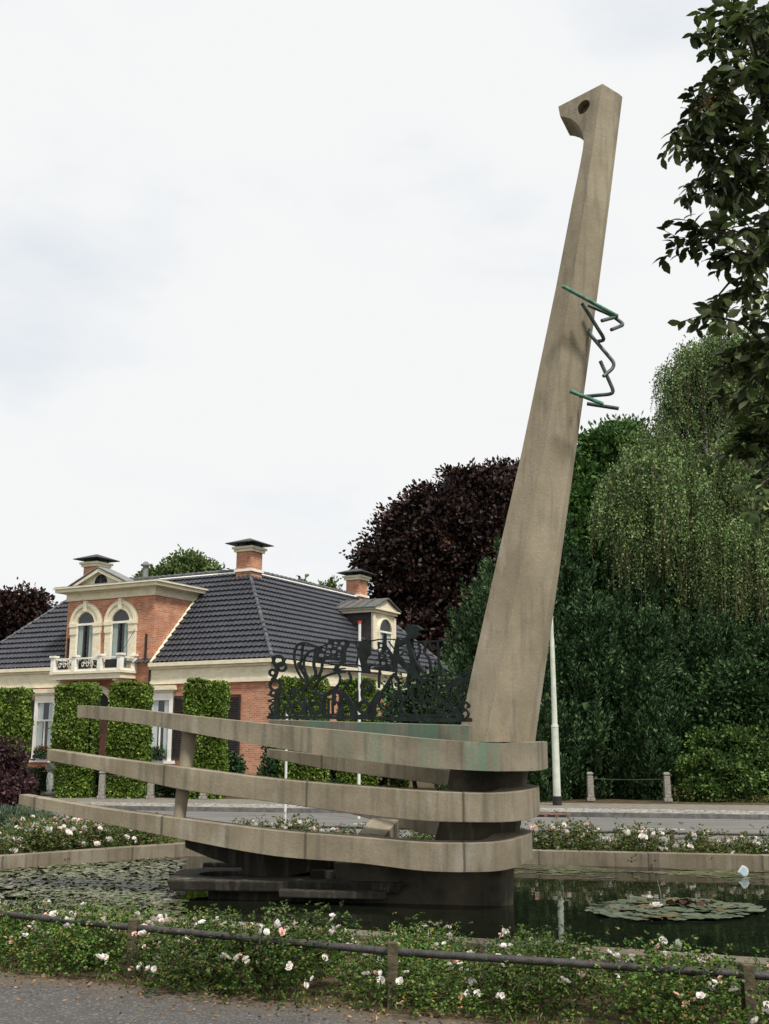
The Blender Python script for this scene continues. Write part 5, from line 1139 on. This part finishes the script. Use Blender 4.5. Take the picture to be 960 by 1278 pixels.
ORD = ['first', 'second', 'third', 'fourth', 'fifth', 'sixth', 'seventh', 'eighth', 'ninth', 'tenth', 'eleventh', 'twelfth', 'thirteenth', 'fourteenth', 'fifteenth', 'sixteenth']
protos = [rose_bush(100 + i, .44, (.17 + .045 * (i % 3)), 6800, 34 + 3 * i, .023, bs=.78) for i in range(4)]
used = set()
def put(proto_list, i, x, y, label, group, s=1.0, z=0):
    p = next((q_ for q_ in proto_list if q_.name not in used), None) or proto_list[(i * 7 + i // 3) % len(proto_list)]
    if id(p) in used or p.name in used: o = copy_tree(p)
    else: o = p; used.add(p.name)
    o.location = (x, y, z); o.rotation_euler = (0, 0, random.uniform(0, 6.28)); o.scale = (s, s, s * random.uniform(.88, 1.15)); tag(o, label, 'rose bush', group); return o
rows_ = [('front row', .42, -4.3, 3.2), ('middle row', 1.0, -4.5, 3.4), ('back row by the water', 1.55, -4.7, 3.6)]
k = 0
for rn, off_, xa, xb in rows_:
    n = 11; 
    for i in range(n):
        x = xa + (xb - xa) * i / (n - 1) + random.uniform(-.12, .12); y = fr0(x) + off_ + random.uniform(-.12, .12); s_ = random.uniform(.72, 1.12) * (1.05 if off_ < .6 else .84 if off_ < 1.5 else .76)
        put(protos, k + i * 3, x, y, f'{ORD[i]} rose bush from the left in the near bed, {rn}', 'blush rose bushes in the near bed', s_); k += 1
fprotos = [rose_bush(200 + i, .42, .29, 4200, 40, .036, 'rosefar', True, 1.25) for i in range(3)]
k = 0; fx = []
for i in range(15):
    x = -2.2 + i * .72 + random.uniform(-.1, .1); n_ = 16.22 + random.uniform(-.12, .12)
    if True:
        o = put(fprotos, k, x, (n_ - x * NX) / NY, f'{ORD[i]} rose bush from the left in the bed beyond the pond', 'rose bushes beyond the pond', random.uniform(.7, 1.05)); k += 1
e1 = (pool[3] - pool[4]).normalized(); en = Vector((-e1.y, e1.x, 0))
for rr_, (rn, off_) in enumerate((('row along the rim', .5), ('row behind', 1.15))):
    for i in range(8):
        p = pool[3] - e1 * (.4 + i * .78) + en * (off_ + random.uniform(-.1, .1))
        put(fprotos, k, p.x, p.y, f'{ORD[i]} rose bush from the pond corner in the left bed, {rn}', 'rose bushes in the left bed', random.uniform(.85, 1.15)); k += 1

# weeds and fallen petals at the path edge
rg = np.random.default_rng(9); n = 1500; x = rg.uniform(-4.5, 3.6, n); y = 7.0 - .43 * x + np.abs(rg.normal(size=n)) * .22 - .10 + .06 * np.sin(x * 5)
V = leafv(np.stack([x, y, .02 + rg.random(n) * .03], 1), np.stack([rg.normal(size=n) * .5, rg.normal(size=n) * .5, np.ones(n) * .8], 1), .03 + .03 * rg.random(n), .009, rg)
tag(quads('weeds', V, 4, L_['grassblade']), 'low weeds and grass along the path edge of the near bed', 'weeds', kind='stuff')
n = 1500; x = rg.uniform(-4.5, 3.6, n); y = 7.0 - .43 * x - np.abs(rg.normal(size=n)) * .35 + .15
V = leafv(np.stack([x, y, .006 + rg.random(n) * .012], 1), np.stack([rg.normal(size=n), rg.normal(size=n), rg.normal(size=n) * .15], 1), .02 + .02 * rg.random(n), .014, rg)
tag(quads('leaf_litter', V, 4, leafmat('dry litter', [(0, (.06, .035, .015)), (1, (.35, .22, .14)), (.6, (.16, .10, .05))], .9, .1, 0)), 'dry petals and leaf bits scattered on the path edge', 'leaf litter', kind='stuff')
n = 5200; x = rg.uniform(-12, 14, n); nn_ = rg.uniform(16.8, 17.8, n); y = (nn_ - x * NX) / NY
V = leafv(np.stack([x, y, .03 + rg.random(n) * .04], 1), np.stack([rg.normal(size=n) * .4, rg.normal(size=n) * .4, np.ones(n)], 1), .12, .02, rg)
tag(quads('verge_grass', V, 4, L_['grassblade']), 'rough grass between the far rail and the street', 'grass', kind='stuff')

# ------------------------------------------------------------------ pond plants
PADM = None
def pad_mesh():
    mb = MB(); n = 22; pts = [(0, 0, .002)]
    for k in range(n + 1):
        a_ = .22 + (2 * math.pi - .44) * k / n; r = 1 + .03 * math.sin(k * 2.3); pts.append((math.cos(a_) * r, math.sin(a_) * r, .02 * math.sin(k * 1.7) + .012))
    mb.add(pts, [(0, k, k + 1) for k in range(1, n + 1)]); o = mb.build('lily_pad', L_['pad'], recalc=False); me_ = o.data; bpy.data.objects.remove(o); return me_
pm_ = pad_mesh(); pm2_ = pm_.copy(); pm2_.materials.clear(); pm2_.materials.append(leafmat('browned pad', [(0, (.07, .05, .025)), (1, (.14, .11, .05))], .4, .4, 0)); cnt = 0; tries = 0; placed = []
while cnt < 110 and tries < 6000:
    tries += 1; a_ = random.uniform(0, 6.283); q_ = random.random() ** .5
    px = 842 + math.cos(a_) * q_ * 104; py = 1135.5 + math.sin(a_) * q_ * 12.5 + (px - 842) * .005; g_ = G(px, py, -.05); r = random.uniform(.075, .135)
    if any((g_.x - b_[0]) ** 2 + (g_.y - b_[1]) ** 2 < ((r + b_[2]) * .60) ** 2 for b_ in placed): continue
    placed.append((g_.x, g_.y, r)); o = bpy.data.objects.new('lily_pad', pm_); C.objects.link(o); o.location = (g_.x, g_.y, -.048 + .0015 * (cnt % 14)); o.scale = (r, r, r * 1.3); o.rotation_euler = (random.gauss(0, .06), random.gauss(0, .06), random.uniform(0, 6.28))
    brown = cnt % 8 == 3
    if brown: o.data = pm2_
    tag(o, 'browned lily pad in the floating cluster right of the sculpture' if brown else 'round green lily pad in the floating cluster right of the sculpture', 'lily pad', 'lily pads in the cluster'); cnt += 1
def lily(label, px, py, s):
    g_ = G(px, py, -.04); t_ = thing('water_lily', label, 'water lily', (g_.x, g_.y, -.045), group='water lily flowers')
    o = bpy.data.objects.new('petals', BL[0]); C.objects.link(o); o.parent = t_; o.scale = (s, s, s * 1.2); o.location = (0, 0, .03)
    MB().tube([(0, 0, -.02), (0, 0, .03)], [.02, .03], 8).build('calyx', M['rosestem'], t_)
lily('white water lily flower at the front of the pad cluster', 819, 1135, 1.9); lily('small white lily bud standing at the back of the pad cluster', 811, 1124, 1.1)
g_ = G(860, 1129, -.03); n = 26; rg = np.random.default_rng(3)
cr = thing('dying_lily_leaf', 'crumpled red brown lily leaf among the green pads', 'leaf', (g_.x, g_.y, -.03)); quads('leaf_blade', leafv(rg.normal(size=(n, 3)) * np.array([.07, .05, .008]) + [0, 0, .02], rg.normal(size=(n, 3)) * [1, 1, .4], .09, .06, rg), 4, leafmat('red brown leaf', [(0, (.03, .012, .007)), (1, (.09, .04, .022))], .5, .4, 0), cr)
g_ = G(826, 1127, -.06); tag(MB().tube([(g_.x, g_.y, -.08), (g_.x - .01, g_.y, .05), (g_.x - .03, g_.y + .02, .17)], [.006, .005, .003], 5).build('reed_stalk', M['granite']), 'thin pale stalk rising from the lily pads', 'stalk')
# floating scrap
g_ = G(928, 1093, -.05); t_ = thing('floating_scrap', 'small white and pale blue shell shaped scrap floating near the far rim', 'litter', (g_.x, g_.y, -.05))
pts = []; 
for k in range(13):
    a_ = -math.pi / 2 + math.pi * k / 12; pts.append((math.cos(a_) * .075 - .01, 0, math.sin(a_) * .07 + .055))
pts.append((-.07, 0, .045))
MB().prism([(x, -.015, z) for x, y, z in pts], [(x, .015, z) for x, y, z in pts]).build('white_rim', M['white_gloss'], t_, bevel=.004)
MB().prism([(x * .72, -.022, z * .74 + .012) for x, y, z in pts], [(x * .72, -.0155, z * .74 + .012) for x, y, z in pts]).build('blue_centre', mat('pale blue plastic', (.35, .48, .55), (.45, .58, .62), 8, .4), t_)
# pondweed: thousands of small floating leaves on the left part
rg = np.random.default_rng(17); n = 30000
px = rg.uniform(-60, 232, n); py = rg.uniform(1053, 1175, n)
xx, yy, vv = px - 480, F * math.cos(PITCH) + (py - 639) * math.sin(PITCH), F * math.sin(PITCH) - (py - 639) * math.cos(PITCH); tt = (-.056 - EYE) / vv
X, Y = xx * tt, yy * tt
nz = np.sin(X * 2.1 + 1.3 * np.sin(Y * 1.1)) * np.sin(Y * 1.7 + np.sin(X * 1.9)) + .5 * np.sin(X * 5.2 + Y * 3.1) + .35 * np.sin(Y * 7 - X * 2)
keep = (nz > -.95 - (Y - 11) * .22) & ((px < 205 + rg.normal(size=n) * 14))
e1v = np.array([e1.x, e1.y]); inside = ((X - pool[4].x) * (-e1v[1]) + (Y - pool[4].y) * e1v[0]) < -.24
inside &= (Y > 9.47 - .4 * (X + 1.53) + .25) & (Y < (15.6 - X * NX) / NY)
keep &= inside; X, Y = X[keep], Y[keep]; m_ = len(X)
s_ = .024 + .03 * rg.random(m_); Vv = []
ang = rg.random(m_) * 6.28; tx = rg.normal(size=m_) * .13; ty = rg.normal(size=m_) * .13; zb = -.054 + rg.random(m_) * .012
for k in range(6):
    a_ = k * math.pi / 3; lx = np.cos(a_) * s_ * 1.5; ly = np.sin(a_) * s_ * .75; gx = lx * np.cos(ang) - ly * np.sin(ang); gy = lx * np.sin(ang) + ly * np.cos(ang)
    Vv.append(np.stack([X + gx, Y + gy, zb + gx * tx + gy * ty], 1))
tag(quads('pondweed', np.stack(Vv, 1).reshape(-1, 3), 6, L_['weed']), 'dense mat of small olive and brown floating leaves on the left of the pond', 'pondweed', kind='stuff')
n = 5000; x = rg.uniform(1.3, 6.8, n); nn_ = 15.55 - np.abs(rg.normal(size=n)) * .45; y = (nn_ - x * NX) / NY; kp_ = (np.sin(x * 3.3) + np.sin(x * 1.3 + nn_ * 9) > -.2); x, y = x[kp_], y[kp_]; Vv = []; s_ = .018 + .02 * rg.random(len(x))
for k in range(5): a_ = k * 1.2566; Vv.append(np.stack([x + np.cos(a_) * s_ * 1.7, y + np.sin(a_) * s_, np.full(len(x), -.057) + rg.random(len(x)) * .0], 1))
zz = np.tile((-.0585 + rg.random(len(x)) * .005)[:, None], (1, 5)); Va = np.stack(Vv, 1); Va[:, :, 2] = zz
tag(quads('duckweed', Va.reshape(-1, 3), 5, L_['weed']), 'thin drift of duckweed along the far rim on the right', 'duckweed', kind='stuff')
# window boxes
def boxplant(label, u, z, red=False):
    t_ = thing('window_box', label, 'window box', house.matrix_basis @ Vector((-u, -.25, z)), R(-28), 'window boxes on the sills')
    MB().box(-.42, .42, -.1, .1, 0, .14).build('trough', M['dark'], t_, bevel=.01)
    rg2 = np.random.default_rng(int(u * 10)); n_ = 700; p = sph(n_, rg2) * np.array([.46, .2, .26]) * rg2.random((n_, 1)) ** .4 + [0, 0, .26]
    quads('plant', leafv(p, sph(n_, rg2), .08, .06, rg2), 4, L_['yew2'], t_)
    if red: p = sph(60, rg2) * np.array([.4, .2, .14]) + [0, 0, .42]; quads('flowers', leafv(p, sph(60, rg2), .06, .05, rg2), 4, leafmat('red petals', [(0, (.4, .02, .02)), (1, (.6, .06, .05))], .6, .2, .1), t_)
boxplant('plant trough on the sill right of the red door', 5.5, .84 - HZ + .05); boxplant('plant trough with red flowers on the sill left of the door', 12.0, .84 - HZ + .05, True)

# ------------------------------------------------------------------ near tree at the upper right
def neartree():
    base = Vector((4.35, 6.9, 0)); t_ = thing('whitebeam_tree', 'near broadleaf tree whose dark branches hang in at the upper right', 'tree', base); rg = np.random.default_rng(23)
    pts = [(905, 40), (940, 55), (890, 62), (925, 18), (950, 110), (905, 95), (880, 112), (862, 148), (838, 172), (850, 190), (872, 198), (912, 150), (940, 180), (925, 205), (892, 178), (955, 225), (862, 285), (845, 305), (880, 298), (900, 285), (935, 285), (950, 320), (912, 320), (935, 355), (908, 378), (885, 392), (872, 398), (942, 400), (957, 430), (922, 432), (905, 462), (935, 468), (950, 505), (922, 500), (942, 548), (957, 600), (950, 640), (925, 535), (880, 35), (910, 10), (935, 30), (930, 90), (860, 230), (880, 240), (905, 250), (930, 245), (865, 165), (885, 150), (900, 130), (870, 120), (895, 210), (915, 180)]
    cl = [(x, y, rg.uniform(5.7, 6.9)) for x, y in pts]
    for k in range(46): y = rg.uniform(5, 640); xm = 915 + 30 * math.sin(y * .021) + (25 if y > 420 else 0) + (18 if 200 < y < 265 else 0); cl.append((rg.uniform(xm, 985), y, rg.uniform(5.8, 7.6)))
    for k in range(70): cl.append((rg.uniform(960, 1350), rg.uniform(-300, 620), rg.uniform(5.5, 8.5)))
    limb = MB(); limb.tube([(0, 0, -.1), (.05, 0, 1.6), (-.05, .05, 3.2), (.1, 0, 5.2), (0, 0, 7.0)], [.24, .19, .16, .11, .05], 12)
    nodes = []
    for (z0, px, py, Y) in ((2.2, 985, 600, 6.6), (2.8, 975, 450, 6.4), (3.4, 960, 330, 6.3), (4.0, 965, 200, 6.4), (4.6, 950, 90, 6.2), (5.2, 960, 20, 6.6), (3.0, 1060, 350, 7.4), (4.4, 1080, 120, 7.6)):
        a_ = Vector((0, 0, z0)); b_ = P(px, py, Y) - base; m_ = a_.lerp(b_, .5) + Vector((0, 0, .25)); limb.tube([a_, m_, b_], [.07, .045, .02], 8); nodes += [a_.lerp(m_, .6), m_, m_.lerp(b_, .5), b_]
    LP = []; LD = []; LL = []
    for (px, py, Y) in cl:
        c = P(px, py, Y) - base; nd = min(nodes, key=lambda q_: (q_ - c).length + (0.6 if q_.x < c.x - .1 else 0)); mid = nd.lerp(c, .55) + Vector((0, 0, .08)); limb.tube([nd, mid, c], [.012, .008, .004], 5, False)
        d = (c - mid).normalized()
        for s_ in range(5 if px < 900 else 7):
            st_ = mid.lerp(c, rg.uniform(.35, 1)) ; td = (d + Vector(rg.normal(size=3) * .6)).normalized(); ln = rg.uniform(.08, .22); en_ = st_ + td * ln; limb.tube([st_, en_], [.004, .002], 4, False)
            for k in range(6):
                u = (k + 1) / 6; p = st_.lerp(en_, u); a_ = k * 2.4 + rg.random(); sd_ = Vector((math.cos(a_), math.sin(a_), .1)); dv = (td * .7 + sd_ * .9 + Vector((0, 0, -.25))).normalized()
                LP.append(p); LD.append(dv); LL.append(rg.uniform(.065, .115))
    LP, LD, LL = np.array(LP), np.array(LD), np.array(LL)
    near_leaves('crown', LP, LD, LL, LL * .58, L_['near'], t_, rg=rg); limb.build('trunk', M['bark'], t_, smooth=True)
    # berry cluster
    bc = P(884, 127, 5.9) - base; bm_ = MB()
    for k in range(26):
        q_ = bc + Vector(rg.normal(size=3) * .03); bm_.tube([q_ - Vector((0, 0, .006)), q_, q_ + Vector((0, 0, .006))], [.003, .007, .003], 6)
    bm_.build('berries', mat('orange brown berries', (.16, .07, .03), (.28, .12, .05), 30, .5), t_)
neartree()
print('objects', len(bpy.data.objects))
